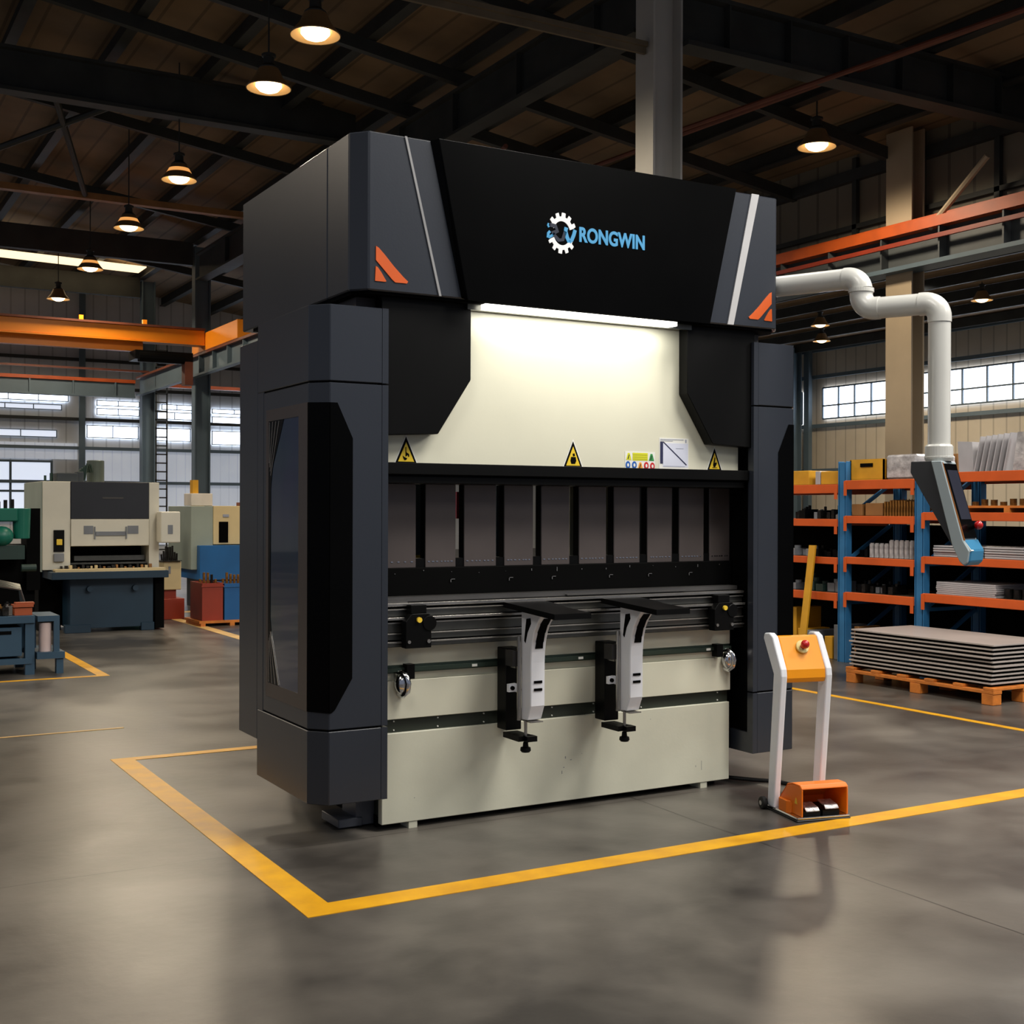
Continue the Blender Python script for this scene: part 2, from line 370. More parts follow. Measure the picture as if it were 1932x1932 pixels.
rod('column_brace', (15.6, 13.87, 5.99), (15.6, 12.76, 6.87), .05, steel_warm_lit, 'tan diagonal strut rising from the orange runway beside the warm-lit column', grp='column braces')
rod('column_brace', (9.3, 31.7, 5.95), (12.2, 33.5, 7.6), .06, tie_or, 'ochre diagonal strut right of the nearer blue-grey column', grp='column braces')
for p0_, p1_ in (((3.6, 21.56, 8.6), (5.2, 26.88, 8.02)), ((5.2, 21.56, 8.6), (2.2, 26.88, 8.02))):
    b = nb(); cyl(b, p0_, p1_, .06, 8); part('brace', b, steel_dark, rb21)
# right runway
t = thing('runway_beam', 'orange-railed crane runway beam running back along the right wall', 'crane rail', (15.7, 10, 5.4), 'crane runway beams')
rail_or = M('runway_orange', (176, 76, 22), .5, var=.15); web_d = M('runway_web', (70, 74, 76), .55, var=.12)
b = nb(); box(b, 15.5, 15.9, 7, 41.6, 5.98, 6.14); box(b, 15.6, 15.8, 7, 41.6, 6.14, 6.2); part('rail', b, rail_or, t)
b = nb(); box(b, 15.45, 15.5, 7, 41.6, 5.78, 5.85); part('conductor_rail', b, M('red_rail', (132, 46, 24), .5), t)
b = nb(); box(b, 15.68, 15.72, 7, 41.6, 5.47, 5.98)
for i in range(28): box(b, 15.52, 15.68, 7.6+1.2*i, 7.63+1.2*i, 5.47, 5.98)
part('web', b, web_d, t)
b = nb(); box(b, 15.5, 15.9, 7, 41.6, 5.4, 5.47); part('flange', b, steel_blue, t)
# left runway
t = thing('runway_beam', 'blue-grey crane runway beam carried on the left columns', 'crane rail', (9.2, 28, 4.9), 'crane runway beams')
b = nb(); box(b, 9.0, 9.04, 13, 32.4, 4.95, 5.4)
for i in range(16): box(b, 8.9, 9.0, 13.5+1.2*i, 13.54+1.2*i, 4.95, 5.4)
box(b, 8.88, 9.05, 13, 38.2, 4.9, 4.95); box(b, 9.0, 9.04, 32.4, 38.2, 4.95, 5.4); part('web', b, steel_blue, t)
b = nb(); box(b, 8.88, 9.05, 13, 38.2, 5.4, 5.46); part('rail', b, rust, t)
t = thing('runway_beam', 'grey cross beam with an orange rail in front of the end wall', 'crane rail', (5, 38, 4.85), 'crane runway beams')
b = nb(); box(b, -6, 8.8, 37.9, 38.1, 5.24, 5.34); box(b, 9.6, 15, 37.9, 38.1, 5.18, 5.28); part('rail', b, rail_or, t)
b = nb(); box(b, -6, 8.8, 37.98, 38.02, 4.85, 5.24); box(b, -6, 8.8, 37.9, 38.1, 4.8, 4.85)
for i in range(12): box(b, -5+1.2*i, -4.96+1.2*i, 37.9, 37.98, 4.85, 5.24)
part('web', b, steel_blue, t)
b = nb(); box(b, -6, 9.3, 38.29, 38.35, 5.62, 5.68); top('cross_pipe', b, rust, 'thin dark red pipe crossing above the grey cross beam', 'pipe')
# crane
t = thing('bridge_crane', 'orange overhead bridge crane spanning the hall at upper left', 'crane', (4, 31, 5.36))
b = nb(); box(b, -6, 8.85, 30.8, 31.05, 5.6, 5.94); part('girder', b, crane_or, t, .01)
b = nb(); box(b, -6, 7.4, 31.1, 31.3, 5.36, 5.57); box(b, -6, 8.85, 30.78, 31.2, 5.57, 5.6); part('girder', b, crane_or, t)
b = nb(); box(b, -6, 8.85, 30.74, 31.1, 5.94, 5.99); part('girder_flange', b, rust, t)
b = nb(); box(b, 8.86, 9.3, 28.2, 32.0, 5.46, 5.9); part('end_carriage', b, crane_or, t, .01)
b = nb(); box(b, 7.1, 8.5, 30.6, 31.3, 5.12, 5.34); cyl(b, (7.2, 30.7, 5.2), (8.3, 30.7, 5.2), .14, 14); part('hoist_trolley', b, blackmat, t)
b = nb(); box(b, 8.3, 8.5, 30.6, 30.9, 4.55, 5.12); part('hoist_block', b, rust, t)
b = nb()
for x in (5.9, 7.4): box(b, x-.05, x+.05, 30.9, 31.0, 5.99, 6.12)
part('cable_clip', b, crane_or, t)
b = nb()
for z0 in (8.45,):
    for i in range(24): box(b, 9.0, 9.35, 36.3, 36.34, .3+i*.25, .34+i*.25)
box(b, 9.0, 9.04, 36.3, 36.34, 0, 6.5); box(b, 9.31, 9.35, 36.3, 36.34, 0, 6.5)
top('access_ladder', b, steel_dark, 'dark caged ladder rising left of the nearer blue-grey column', 'ladder')
# ------------------------------------------------------------------ pendant lamps
def spot(loc, e, size=150, r=.25, col=(1, .8, .55)):
    l = bpy.data.lights.new('lamp_or_fill_light', 'SPOT'); l.energy = e; l.spot_size = math.radians(size); l.spot_blend = .4; l.shadow_soft_size = r; l.color = col
    o = bpy.data.objects.new('lamp_or_fill_light', l); C.objects.link(o); o.location = loc; return o
GL = 'pendant lamps under the roof'
lp = thing('pendant_lamp', 'pendant lamp at the top edge, its cap cut by the frame', 'lamp', (0, 0, 0), GL)
b = nb()
lathe(b, [(.3, 0), (.305, .012), (.25, .075), (.19, .15), (.155, .23), (.13, .27)], (0, 0, 0), 32); lathe(b, [(.295, .003), (.24, .07), (.18, .145), (.145, .225), (.12, .265)], (0, 0, 0), 32)
part('lamp_shade', b, lampmetal, lp, smooth=True)
b = nb(); lathe(b, [(.13, .262), (.135, .28), (.1, .31), (.075, .33), (.07, .42), (.095, .43), (.095, .46), (.05, .48), (.0, .5)], (0, 0, 0), 24); part('lamp_cap', b, steel_dark, lp, smooth=True)
b = nb(); lathe(b, [(.292, .004), (.25, .035), (.17, .07), (.0, .075)], (0, 0, 0), 32); part('reflector', b, M('lamp_reflector', (244, 206, 150), .5, var=.03), lp, smooth=True)
b = nb(); lathe(b, [(.17, .069), (.175, .03), (.13, -.02), (.07, -.045), (.0, -.052)], (0, 0, 0), 32); part('diffuser', b, lampin, lp, smooth=True)
b = nb(); cyl(b, (0, 0, .49), (0, 0, 1.0), .012, 8); cable_p = part('cord', b, steel_dark, lp)
lamps = [(5.354, 14.045, 'pendant lamp at the top edge, its cap cut by the frame'),
 (5.489, 16.127, 'pendant lamp second from the top in the row of six'),
 (5.696, 21.403, 'pendant lamp third from the top in the left row'),
 (5.803, 25.599, 'pendant lamp hanging just below the ochre tie beam'),
 (6.01, 30.438, 'pendant lamp in front of the bright skylight strip'),
 (6.129, 35.222, 'smallest pendant lamp of the row, just above the orange crane'),
 (13.717, 14.419, 'lone pendant lamp hanging to the right of the grey column'),
 (24.6, 25.7, 'tiny far pendant lamp just right of the machine cover, upper of two'),
 (26.0, 27.1, 'tiny far pendant lamp below another, right of the machine cover'),
 (25.0, 20.6, 'tiny far pendant lamp at the right, above the vertical arm pipe')]
for i, (x, y, lab) in enumerate(lamps):
    z = 7.13 if i < 7 else (6.62 if i != 8 else 6.45)
    sc = 1.0 if i < 7 else .85
    if i == 0: o = lp; o.location = (x, y, z)
    else: o = dup(lp, (x, y, z), lab, None, sc)
    # cord up to the roof
    zt = roofz(x) if i < 7 else 7.3-(x-16.3)*.02
    cord = [c for c in o.children if c.name.startswith('cord')][0]
    if i == 0: cord0 = cord
    me = cord.data.copy(); cord.data = me
    for v in me.vertices:
        if v.co.z > .9: v.co.z = (zt-z)/sc-.05
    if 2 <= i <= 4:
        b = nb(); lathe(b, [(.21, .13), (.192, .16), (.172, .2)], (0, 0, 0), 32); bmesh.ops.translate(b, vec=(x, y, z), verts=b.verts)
        ORG[o.name] = Vector((x, y, z)); part('shade_glow_band', b, M('lamp_shade_glow', (190, 140, 80), .4, emit=(255, 176, 96), es=.85), o, label='band of painted glow on the shade')  # emissive ring added for the bright reflection on the upper shade
    spot((x, y, z-.14), 400 if i < 7 else 420, 172, .25, (1, .84, .62))
# bare unseen lights: a few continue the lamp rows, the rest are added fill
for (x, y, e) in ((5.3, 8.5, 480), (5.3, 2, 1650), (-1, 1, 520), (10.5, 1.5, 1750), (13.7, 8, 800), (-3, 9, 600), (-3, 16, 1000), (-3, 24, 1000), (2, -4, 160), (9, -4, 700), (24, 14, 1000), (24, 22, 1000), (13.5, 22, 700), (-3, 34, 600), (13, 34, 700)):
    spot((x, y, 7.0), e, 155, 1.3, (1, .86, .68) if x == -3 else (1, .955, .88))
# ------------------------------------------------------------------ floor markings
b = nb(); box(b, 1.633, 1.76, 4.333, 7.646, 0, .0025); box(b, 1.76, 7.33, 4.333, 4.46, 0, .0025); box(b, 1.76, 4.0, 7.56, 7.646, 0, .0025)
top('floor_marking', b, yline, 'bright yellow line painted on the floor around the press brake', 'floor marking', 'painted floor lines')
b = nb(); box(b, 7.26, 7.33, 4.6, 9.2, 0, .0025); top('floor_marking', b, yline, 'yellow floor line behind the pedal stand, in front of the pallet', 'floor marking', 'painted floor lines')
b = nb(); box(b, 2.35, 2.45, 11.5, 14.6, 0, .0025); box(b, .2, 2.35, 11.5, 11.56, 0, .0025)
top('floor_marking', b, yline, 'yellow floor corner line around the blue workbench at left', 'floor marking', 'painted floor lines')
b = nb(); box(b, -1, 1.95, 8.70, 8.735, 0, .0025); top('floor_marking', b, yline_old, 'thin faded line crossing the floor at the left edge', 'floor marking', 'painted floor lines')
b = nb(); box(b, 4.42, 4.56, 13, 18, 0, .0025); box(b, 3.9, 7, 18, 18.2, 0, .0025); top('floor_marking', b, yline_old, 'pale yellow aisle line beside the red and blue bins', 'floor marking', 'painted floor lines')
# ------------------------------------------------------------------ PRESS BRAKE
xc, Yb, Yc, Yv = 3.3975, 5.318, 5.169, 5.1277
oa, ob, oc, dd = 1.0727, 1.3536, 1.425, .08
pb = thing('press_brake', 'large dark grey and cream press brake with a black front panel', 'machine', (xc, 5.8, 0))
g, h, kk, mm = 1.1889, 1.2548, .075, 1.595
Zvt, Zvb = 3.1853, 2.4776
b = nb()
plan(b, [(xc-g, Yv), (xc+g, Yv), (xc+h, Yv+kk), (xc+h, 5.458), (xc-h, 5.458), (xc-h, Yv+kk)], Zvb, Zvt)
plan(b, [(xc-h, 5.462), (xc+h, 5.462), (xc+h, Yv+mm), (xc-h, Yv+mm)], Zvb, Zvt)
box(b, xc-h+.01, xc+h-.01, 5.45, 5.47, Zvb+.01, Zvt-.004)
hood = part('top_cover', b, slate, pb, .006, label='dark slate grey top cover')
b = nb(); plan(b, [(xc-g+.01, Yv+.02), (xc+g-.01, Yv+.02), (xc+h-.02, Yv+kk+.02), (xc+h-.02, 6.6), (xc-h+.02, 6.6), (xc-h+.02, Yv+kk+.02)], Zvb-.012, Zvb)
part('underside_panel', b, blackdeep, hood)
# trapezoid black front
b = nb()
A = [(2.509, Yv, 3.186), (4.286, Yv, 3.186), (4.123, Yv, 2.48), (2.672, Yv, 2.48)]
B = [(2.538, 5.092, 3.19), (4.281, 5.092, 3.19), (4.108, 5.092, 2.466), (2.689, 5.092, 2.466)]
va = [b.verts.new(p) for p in A]; vb = [b.verts.new(p) for p in B]
b.faces.new(va); b.faces.new(vb[::-1])
for i in range(4): b.faces.new((va[i], vb[i], vb[(i+1) % 4], va[(i+1) % 4]))
fp = part('front_panel', b, blackgloss, pb, .002, label='glossy black trapezoid front panel')
b = nb(); xz(b, [(2.381, 3.185), (2.392, 3.185), (2.568, 2.479), (2.556, 2.479)], Yv-.006, Yv); part('accent_stripe', b, M('stripe_grey', (140, 140, 142), .4), hood, label='thin light grey accent line')
b = nb(); xz(b, [(4.411, 3.187), (4.461, 3.187), (4.289, 2.48), (4.249, 2.48)], Yv-.006, Yv); part('accent_stripe', b, M('stripe_light', (176, 176, 178), .4), hood, label='wide light grey accent stripe')
for s in (1, -1):
    X = lambda x: x if s == 1 else 2*xc-x
    b = nb()
    pa = [(2.242, 2.675), (2.256, 2.668), (2.285, 2.64), (2.33, 2.592), (2.375, 2.55), (2.4, 2.53), (2.394, 2.521), (2.336, 2.521), (2.322, 2.532), (2.242, 2.612)]
    xz(b, [(X(x), z) for x, z in pa], Yv-.004, Yv)
    pc = [(2.241, 2.585), (2.25, 2.582), (2.268, 2.56), (2.293, 2.522), (2.288, 2.519), (2.238, 2.519)]
    xz(b, [(X(x), z) for x, z in pc], Yv-.004, Yv)
    part('emblem', b, emb_m, hood, label='orange sail-shaped emblem')
# logo
gx, gz = 3.198, 2.833
def gear_half(up):
    n = 40; outer = []; inner = []
    a0, a1 = (math.radians(20), math.radians(160)) if up else (math.radians(203), math.radians(337))
    b = nb(); N = 60; last = None
    for i in range(N+1):
        a = a0+(a1-a0)*i/N
        tooth = math.cos(a*13+ (0 if up else PI)) > -.05
        ro = .099 if tooth else .08
        if i in (0, N): ro = .082
        ri = .058
        q = []
        for r in (ro, ri):
            for y in (5.088, 5.092):
                q.append(b.verts.new((gx+.84*r*math.cos(a), y, gz+r*math.sin(a))))
        if last:
            for (p0, p1) in ((0, 1), (1, 3), (3, 2), (2, 0)): b.faces.new((last[p0], last[p1], q[p1], q[p0]))
        last = q
    return b
part('logo_gear', gear_half(True), logowhite, fp, label='white half gear above'); part('logo_gear', gear_half(False), logowhite, fp, label='white half gear below')
def LP(px, py):  # drawing units of the emblem artwork -> metres on the panel
    return gx+(px-480)/8.05*.00302, gz-(py-475)/8.05*.00252
def stroke(b, pts, w):
    P = [Vector((LP(*p)[0], 0, LP(*p)[1])) for p in pts]
    L = []; Rr = []
    for i, p in enumerate(P):
        d = (P[min(i+1, len(P)-1)]-P[max(i-1, 0)]).normalized(); nrm = Vector((-d.z, 0, d.x))*w/2
        L.append(p+nrm); Rr.append(p-nrm)
    for i in range(len(P)-1):
        ext(b, [(q.x, 5.0875, q.z) for q in (L[i], L[i+1], Rr[i+1], Rr[i])], (0, .0045, 0))
b = nb(); stroke(b, [(545, 378), (535, 440), (560, 530), (595, 600)], .019); stroke(b, [(680, 400), (660, 480), (630, 560), (590, 600)], .018)
stroke(b, [(278, 350), (268, 380), (285, 408)], .008); stroke(b, [(300, 470), (275, 500), (270, 570)], .013); stroke(b, [(280, 565), (345, 520)], .012)
part('logo_letter', b, logoblue, fp, label='blue swooping letter W in the gear')
b = nb(); stroke(b, [(300, 370), (380, 380), (410, 450), (330, 500)], .02); stroke(b, [(340, 500), (430, 590), (490, 575), (530, 440)], .018)
part('logo_letter', b, logonavy, fp, label='dark blue letter R in the gear')
cu = bpy.data.curves.new('brand_text', 'FONT'); cu.body = 'RONGWIN'; cu.size = .1; cu.extrude = .002; cu.offset = .003; cu.space_character = 1.02
to = bpy.data.objects.new('tmp', cu); C.objects.link(to); bpy.context.view_layer.update()
me = bpy.data.meshes.new_from_object(to); bpy.data.objects.remove(to)
xs = [v.co.x for v in me.vertices]; ys = [v.co.y for v in me.vertices]
x0, x1, y0, y1 = min(xs), max(xs), min(ys), max(ys)
o = bpy.data.objects.new('brand_text', me); C.objects.link(o); me.materials.clear(); me.materials.append(logoblue)
for v in me.vertices:
    u = (v.co.x-x0)/(x1-x0); w = (v.co.y-y0)/(y1-y0)
    v.co = Vector((3.298+.389*u, 5.0895-v.co.z, 2.802+.074*w))-ORG[pb.name]
o.parent = fp; o['label'] = 'light blue company lettering'; ORG[o.name] = ORG[pb.name]
# LED strip
b = nb(); box(b, 2.80, 3.92, 5.125, 5.17, 2.445, 2.466); ls = part('led_lamp', b, led, pb, label='bright white LED work lamp')
b = nb(); box(b, 2.73, 4.05, 5.172, 5.2, 2.44, 2.468); part('lamp_holder', b, dkalu, ls)
al = bpy.data.lights.new('led_light', 'AREA'); al.shape = 'RECTANGLE'; al.size = 1.1; al.size_y = .04; al.energy = 4.6; al.color = (1, .97, .89)
ao = bpy.data.objects.new('led_light', al); C.objects.link(ao); ao.location = (3.36, 5.15, 2.44); ao.rotation_euler = (math.radians(24), 0, 0)
# neck under cover and upper frame plates
b = nb(); box(b, xc-1.19, xc-1.08, 5.27, 6.66, 2.2, Zvb-.01); box(b, xc+1.08, xc+1.19, 5.27, 6.66, 2.2, Zvb-.01); part('side_frame', b, M('frame_brown', (52, 46, 46), .5), pb)
b = nb()
for s in (-1, 1):
    x = xc+s*1.045; box(b, x-.02, x+.02, 5.5, 6.5, .06, Zvb-.01)
part('c_frame', b, blackmat, pb)
b = nb(); box(b, xc-1.04, xc+1.04, 6.3, 6.36, 1.9, Zvb); part('rear_beam', b, blackmat, pb)
# ram
b = nb(); box(b, 2.35, 4.445, 5.266, 5.32, 1.70, 2.474)
ram = part('ram', b, cream, pb, .002, label='cream enamelled ram plate')
for s in (1, -1):
    X = lambda x: x if s == 1 else 2*xc-x
    b = nb(); xz(b, [(X(2.30), 2.468), (X(2.758), 2.468), (X(2.758), 2.111), (X(2.587), 1.851), (X(2.30), 1.838)], 5.19, 5.264)
    part('side_gusset', b, blackmat, pb, .003, label='black cut-corner guard plate')
# warning signs
def tri(b, cx, z0, hw, hh, y, t=.001): xz(b, [(cx-hw, z0), (cx+hw, z0), (cx, z0+hh)], y-t, y)
picts = [
 [[(-.004, .085), (.0, .085), (.001, .055), (.016, .045), (.018, .03), (.012, .028), (.008, .04), (.0, .03), (-.004, .03)], [(-.02, .035), (-.008, .026), (.006, .02), (.0, .01), (-.01, .008), (-.016, .018)]],
 [[(-.004, .075), (.008, .078), (.012, .062), (.0, .058)], [(-.014, .055), (.016, .055), (.02, .03), (.012, .012), (-.012, .012), (-.018, .03)]],
 [[(.0, .08), (.005, .075), (.0, .04), (.012, .048), (.016, .036), (.004, .014), (-.008, .014), (-.012, .03)], [(-.02, .012), (.02, .012), (.014, .008), (-.014, .008)]]]
for i, (cx, hw, hh) in enumerate(((2.4575, .054, .122), (3.3775, .054, .128), (4.279, .048, .118))):
    b = nb(); tri(b, cx, 1.7165, hw+.006, hh+.012, 5.2655)
    sg = part('warning_sign', b, signwhite, pb, label='triangular yellow warning sign')
    b = nb(); tri(b, cx, 1.7165, hw, hh, 5.2645); part('sign_border', b, blackdeep, pb).parent = sg
    b = nb(); tri(b, cx, 1.7225, hw-.013, hh-.032, 5.2635); part('sign_field', b, signyel, pb).parent = sg
    b = nb()
    for q in picts[i]: xz(b, [(cx+x*.9, 1.722+z*.8) for x, z in q], 5.2615, 5.2625)
    part('pictogram', b, blackdeep, pb).parent = sg
# safety label and paper
b = nb(); box(b, 3.695, 3.885, 5.2645, 5.2655, 1.712, 1.803); lb = part('safety_label', b, signwhite, pb, label='white label with yellow bar and round symbols')
def sub(name, b, mat, par):
    o = part(name, b, mat, pb); o.parent = par; return o
b = nb(); box(b, 3.742, 3.838, 5.2635, 5.2645, 1.757, 1.797); sub('label_bar', b, yelprint, lb)
b = nb(); box(b, 3.745, 3.835, 5.263, 5.2635, 1.764, 1.766); box(b, 3.745, 3.835, 5.263, 5.2635, 1.774, 1.776); box(b, 3.745, 3.835, 5.263, 5.2635, 1.785, 1.787); sub('label_lines', b, M('olive_print', (150, 150, 30), .5), lb)
def disc(b, cx, cz, rx, rz, y): xz(b, [(cx+rx*math.cos(2*PI*i/16), cz+rz*math.sin(2*PI*i/16)) for i in range(16)], y-.001, y)
for cx, cz, mt, tr in ((3.713, 1.733, blueprint, 0), (3.753, 1.733, blueprint, 0), (3.829, 1.731, redprint, 0), (3.868, 1.729, redprint, 0), (3.718, 1.777, yelprint, 1), (3.862, 1.775, greenprint, 1), (3.791, 1.730, M('orange_print', (226, 150, 50), .5), 1)):
    b = nb()
    if tr: xz(b, [(cx-.017, cz-.018), (cx+.017, cz-.018), (cx+.006, cz+.018), (cx-.006, cz+.018)], 5.2635, 5.2645)
    else: disc(b, cx, cz, .015, .02, 5.2645)
    sub('symbol', b, mt, lb)
    b = nb()
    if tr: xz(b, [(cx-.008, cz-.012), (cx-.002, cz-.012), (cx+.004, cz+.008), (cx, cz+.01)], 5.2625, 5.2632)
    else: disc(b, cx, cz, .006, .009, 5.2632)
    sub('symbol', b, signwhite if not tr else darkgreen, lb)
b = nb(); box(b, 3.912, 4.104, 5.2645, 5.2655, 1.7165, 1.88); pp = part('instruction_sheet', b, signwhite, pb, label='white paper sheet with a dark diagonal line')
b = nb(); box(b, 3.935, 4.1, 5.2638, 5.2645, 1.728, 1.853); sub('sheet_field', b, M('pale_blue_print', (206, 210, 226), .5), pp)
b = nb(); box(b, 3.918, 3.936, 5.263, 5.2638, 1.745, 1.86); xz(b, [(3.935, 1.857), (3.94, 1.86), (4.092, 1.742), (4.088, 1.737)], 5.263, 5.2638)
sub('diagram', b, navy, pp)
b = nb(); box(b, 3.918, 4.07, 5.2635, 5.2645, 1.8705, 1.8735); box(b, 3.918, 4.0, 5.2635, 5.2645, 1.8635, 1.866); box(b, 4.082, 4.09, 5.2635, 5.2645, 1.857, 1.874); box(b, 4.02, 4.07, 5.263, 5.2638, 1.825, 1.827); box(b, 3.94, 4.08, 5.263, 5.2638, 1.732, 1.733)
sub('print', b, greyprint, pp)
# upper beam, tooling plates, lower beam
b = nb(); box(b, 2.335, 4.465, 5.2, 5.47, 1.662, 1.7155); box(b, 2.335, 4.455, 5.225, 5.47, 1.622, 1.655); box(b, 2.335, 4.455, 5.24, 5.46, 1.655, 1.662)
part('clamp_beam', b, blackmat, pb, .002, label='black upper tool clamping beam')
spans = [(2.33, 2.574), (2.625, 2.788), (2.835, 3.013), (3.061, 3.227), (3.277, 3.445), (3.504, 3.672), (3.722, 3.886), (3.937, 4.099), (4.149, 4.316), (4.357, 4.50)]
for i, (xa, xb) in enumerate(spans):
    b = nb(); box(b, xa, xb, 5.4, 5.408, 1.222, 1.622); q = part('tool_plate', b, brownplate, pb, .0015)
    b = nb(); box(b, xa+.002, xb-.004, 5.408, 5.462, 1.222, 1.622); sub('plate_body', b, blackdeep, q)
    b = nb()
    for j in range(7):
        x = xa+.02+(xb-xa-.04)*j/6+R_.uniform(-.004, .004); box(b, x-R_.uniform(.003, .008), x+.005, 5.398, 5.4, 1.248, 1.2525)
    sub('rivet_row', b, chrome, q)
for (xa, xb), (xd, _) in zip(spans, spans[1:]): b = nb(); box(b, xb-.002, xd+.004, 5.405, 5.46, 1.222, 1.265); part('spacer', b, blackmat, pb)
for px_, (xa, xb, z0_, z1_, mt) in enumerate(((3.956, 3.992, 1.0, 1.9, cream), (4.214, 4.242, 1.0, 1.9, cream), (2.953, 2.99, 1.25, 1.9, steel_blue), (2.955, 2.99, 1.0, 1.25, yel), (3.206, 3.23, 1.45, 1.6, red), (3.46, 3.485, 1.0, 1.9, steel_blue))):
    b = nb(); box(b, xa, xb, 6.2, 6.24, z0_, z1_); part('rear_post', b, mt, pb)
b = nb(); box(b, 2.335, 4.49, 5.37, 5.48, 1.09, 1.222); lowb = part('lower_tool_beam', b, blackdeep, pb, .002, label='black lower tool beam')
b = nb()
for x in (2.755, 3.08, 3.33, 3.68, 3.93, 4.2):
    box(b, x-.012, x+.012, 5.365, 5.37, 1.163, 1.166); box(b, x-.012, x-.008, 5.365, 5.37, 1.15, 1.166)
for j in range(14):
    x = 2.45+j*.15; box(b, x-.002, x+.002, 5.367, 5.37, 1.19+R_.uniform(0, .02), 1.192+R_.uniform(.0, .02))
sub('clip', b, alu, lowb)
# front aluminium rail assembly
b = nb()
for z0, z1, y in ((1.052, 1.066, 5.245), (1.034, 1.04, 5.25), (.99, 1.002, 5.232), (.972, .979, 5.25), (.922, .928, 5.248), (.883, .89, 5.24)):
    box(b, 2.335, 4.47, y, 5.34, z0, z1)
rail = part('guide_rail', b, alu, pb, .001, label='polished aluminium front guide rail')
b = nb()
for z0, z1, y in ((1.005, 1.034, 5.262), (.931, .972, 5.262), (.897, .922, 5.26), (.866, .883, 5.25)):
    box(b, 2.335, 4.47, y, 5.33, z0, z1)
sub('rail_face', b, dkalu, rail)
b = nb(); box(b, 2.335, 4.475, 5.285, 5.36, .86, 1.07); sub('rail_core', b, blackmat, rail)
b = nb(); box(b, 2.335, 4.46, 5.29, 5.36, 1.07, 1.092); box(b, 2.335, 2.47, 5.27, 5.3, 1.066, 1.084); box(b, 3.35, 4.1, 5.27, 5.3, 1.072, 1.078); sub('rail_top', b, M('worn_steel', (110, 108, 106), .35, .8), rail)
# bed
b = nb(); box(b, 2.385, 4.41, Yb+.035, 6.35, .05, 1.075); part('bed_body', b, darkgreen, pb)
b = nb(); box(b, 2.363, 4.435, Yb, Yb+.04, .772, .862); part('bed_plate', b, cream, pb, .002)
b = nb(); box(b, 2.363, 4.435, Yb-.004, Yb+.036, .52, .70); box(b, 2.363, 4.435, Yb+.012, Yb+.036, .70, .735); part('bed_plate', b, cream, pb, .002)
b = nb(); box(b, 2.363, 4.432, Yb, Yb+.04, .032, .455); part('bed_plate', b, cream_worn, pb, .003, label='tall cream lower bed plate, slightly chipped')
b = nb(); box(b, 2.366, 4.43, Yb+.018, Yb+.036, .455, .52); rc = part('bed_strip', b, darkgreen, pb, label='dark recessed strip')
for x in (2.43, 2.66, 2.91, 3.3, 3.55, 3.85, 4.36):
    for z in (.467, .508): b = nb(); cyl(b, (x, Yb+.012, z), (x, Yb+.018, z), .0035, 10); sub('screw', b, signwhite, rc)
b = nb(); box(b, 2.363, 4.43, Yb-.018, Yb+.03, .742, .762); box(b, 2.363, 4.43, Yb+.0, Yb+.03, .735, .772); lr = part('linear_rail', b, M('green_steel', (70, 84, 74), .3, .7), pb, .001, label='dark steel linear rail')
for x in (2.84, 3.45, 4.27): b = nb(); box(b, x-.014, x+.014, Yb-.022, Yb-.018, .745, .757); sub('rail_label', b, signwhite, lr)
for x in (2.49, 4.33): b = nb(); box(b, x-.02, x+.02, Yb-.045, Yb, .71, .778); sub('rail_stop', b, blackmat, lr)
for x in (2.527, 4.26): b = nb(); box(b, x-.022, x+.022, Yb+.005, Yb+.1, 0, .035); part('levelling_foot', b, cream_worn, pb)
b = nb(); box(b, 2.38, 4.41, Yb+.1, 6.3, .0, .055); part('plinth', b, blackdeep, pb)
b = nb(); box(b, 2.29, 2.385, 5.45, 5.62, .01, .16); box(b, 2.2, 2.32, 5.44, 5.66, .01, .05); part('floor_bracket', b, slate2, pb, .003)
b = nb()
for (x, z, w_, h_) in ((3.37, .245, .004, .012), (3.36, .20, .006, .004), (3.40, .235, .01, .003), (3.35, .17, .003, .016), (3.47, .26, .003, .003), (2.53, .14, .003, .004), (4.2, .12, .003, .008), (3.1, .36, .003, .003), (3.9, .4, .003, .003), (4.24, .1, .002, .05)):
    box(b, x, x+w_, Yb-.0006, Yb, z, z+h_)
part('paint_chips', b, greybin, pb)['kind'] = 'stuff'
# D handles
for x in (2.452, 4.40):
    b = nb()
    tube(b, [(x-.01, Yb-.003, .735), (x, Yb-.03, .738), (x+.012, Yb-.05, .72), (x+.018, Yb-.058, .69), (x+.016, Yb-.052, .655), (x+.006, Yb-.03, .635), (x-.004, Yb-.003, .64)], .016, 12)
    m_ = Matrix.Translation((x-.002, Yb-.026, .687)) @ Matrix.Diagonal((1.0, .9, 1.45, 1)); bmesh.ops.create_uvsphere(b, u_segments=18, v_segments=10, radius=.034, matrix=m_)
    part('handle', b, chrome, pb, smooth=True, label='chrome D-shaped handle')
# rail clamp carriages
for xa, xb, z0, z1 in ((2.425, 2.555, .862, 1.02), (4.225, 4.355, .862, 1.01)):
    b = nb(); xz(b, [(xa, z0), (xb, z0), (xb, z1-.01), (xb-.015, z1), (xa+.03, z1), (xa, z1-.035)], 5.19, 5.24)
    box(b, xa+.03, xb-.02, 5.2, 5.25, z1, z1+.04)
    cyl(b, (xb-.01, 5.185, z1-.045), (xb-.01, 5.24, z1-.045), .035, 20)
    q = part('rail_carriage', b, blackmat, pb, .002, label='black sliding carriage on the rail')
    b = nb(); cyl(b, ((xa+xb)/2, 5.178, z1-.028), ((xa+xb)/2, 5.19, z1-.028), .0125, 18); sub('knob', b, yel, q)
    b = nb(); cyl(b, (xa+.015, 5.183, z0+.03), (xa+.015, 5.19, z0+.03), .008, 12); cyl(b, (xb-.015, 5.183, z0+.03), (xb-.015, 5.19, z0+.03), .009, 12); sub('bolt', b, alu, q)
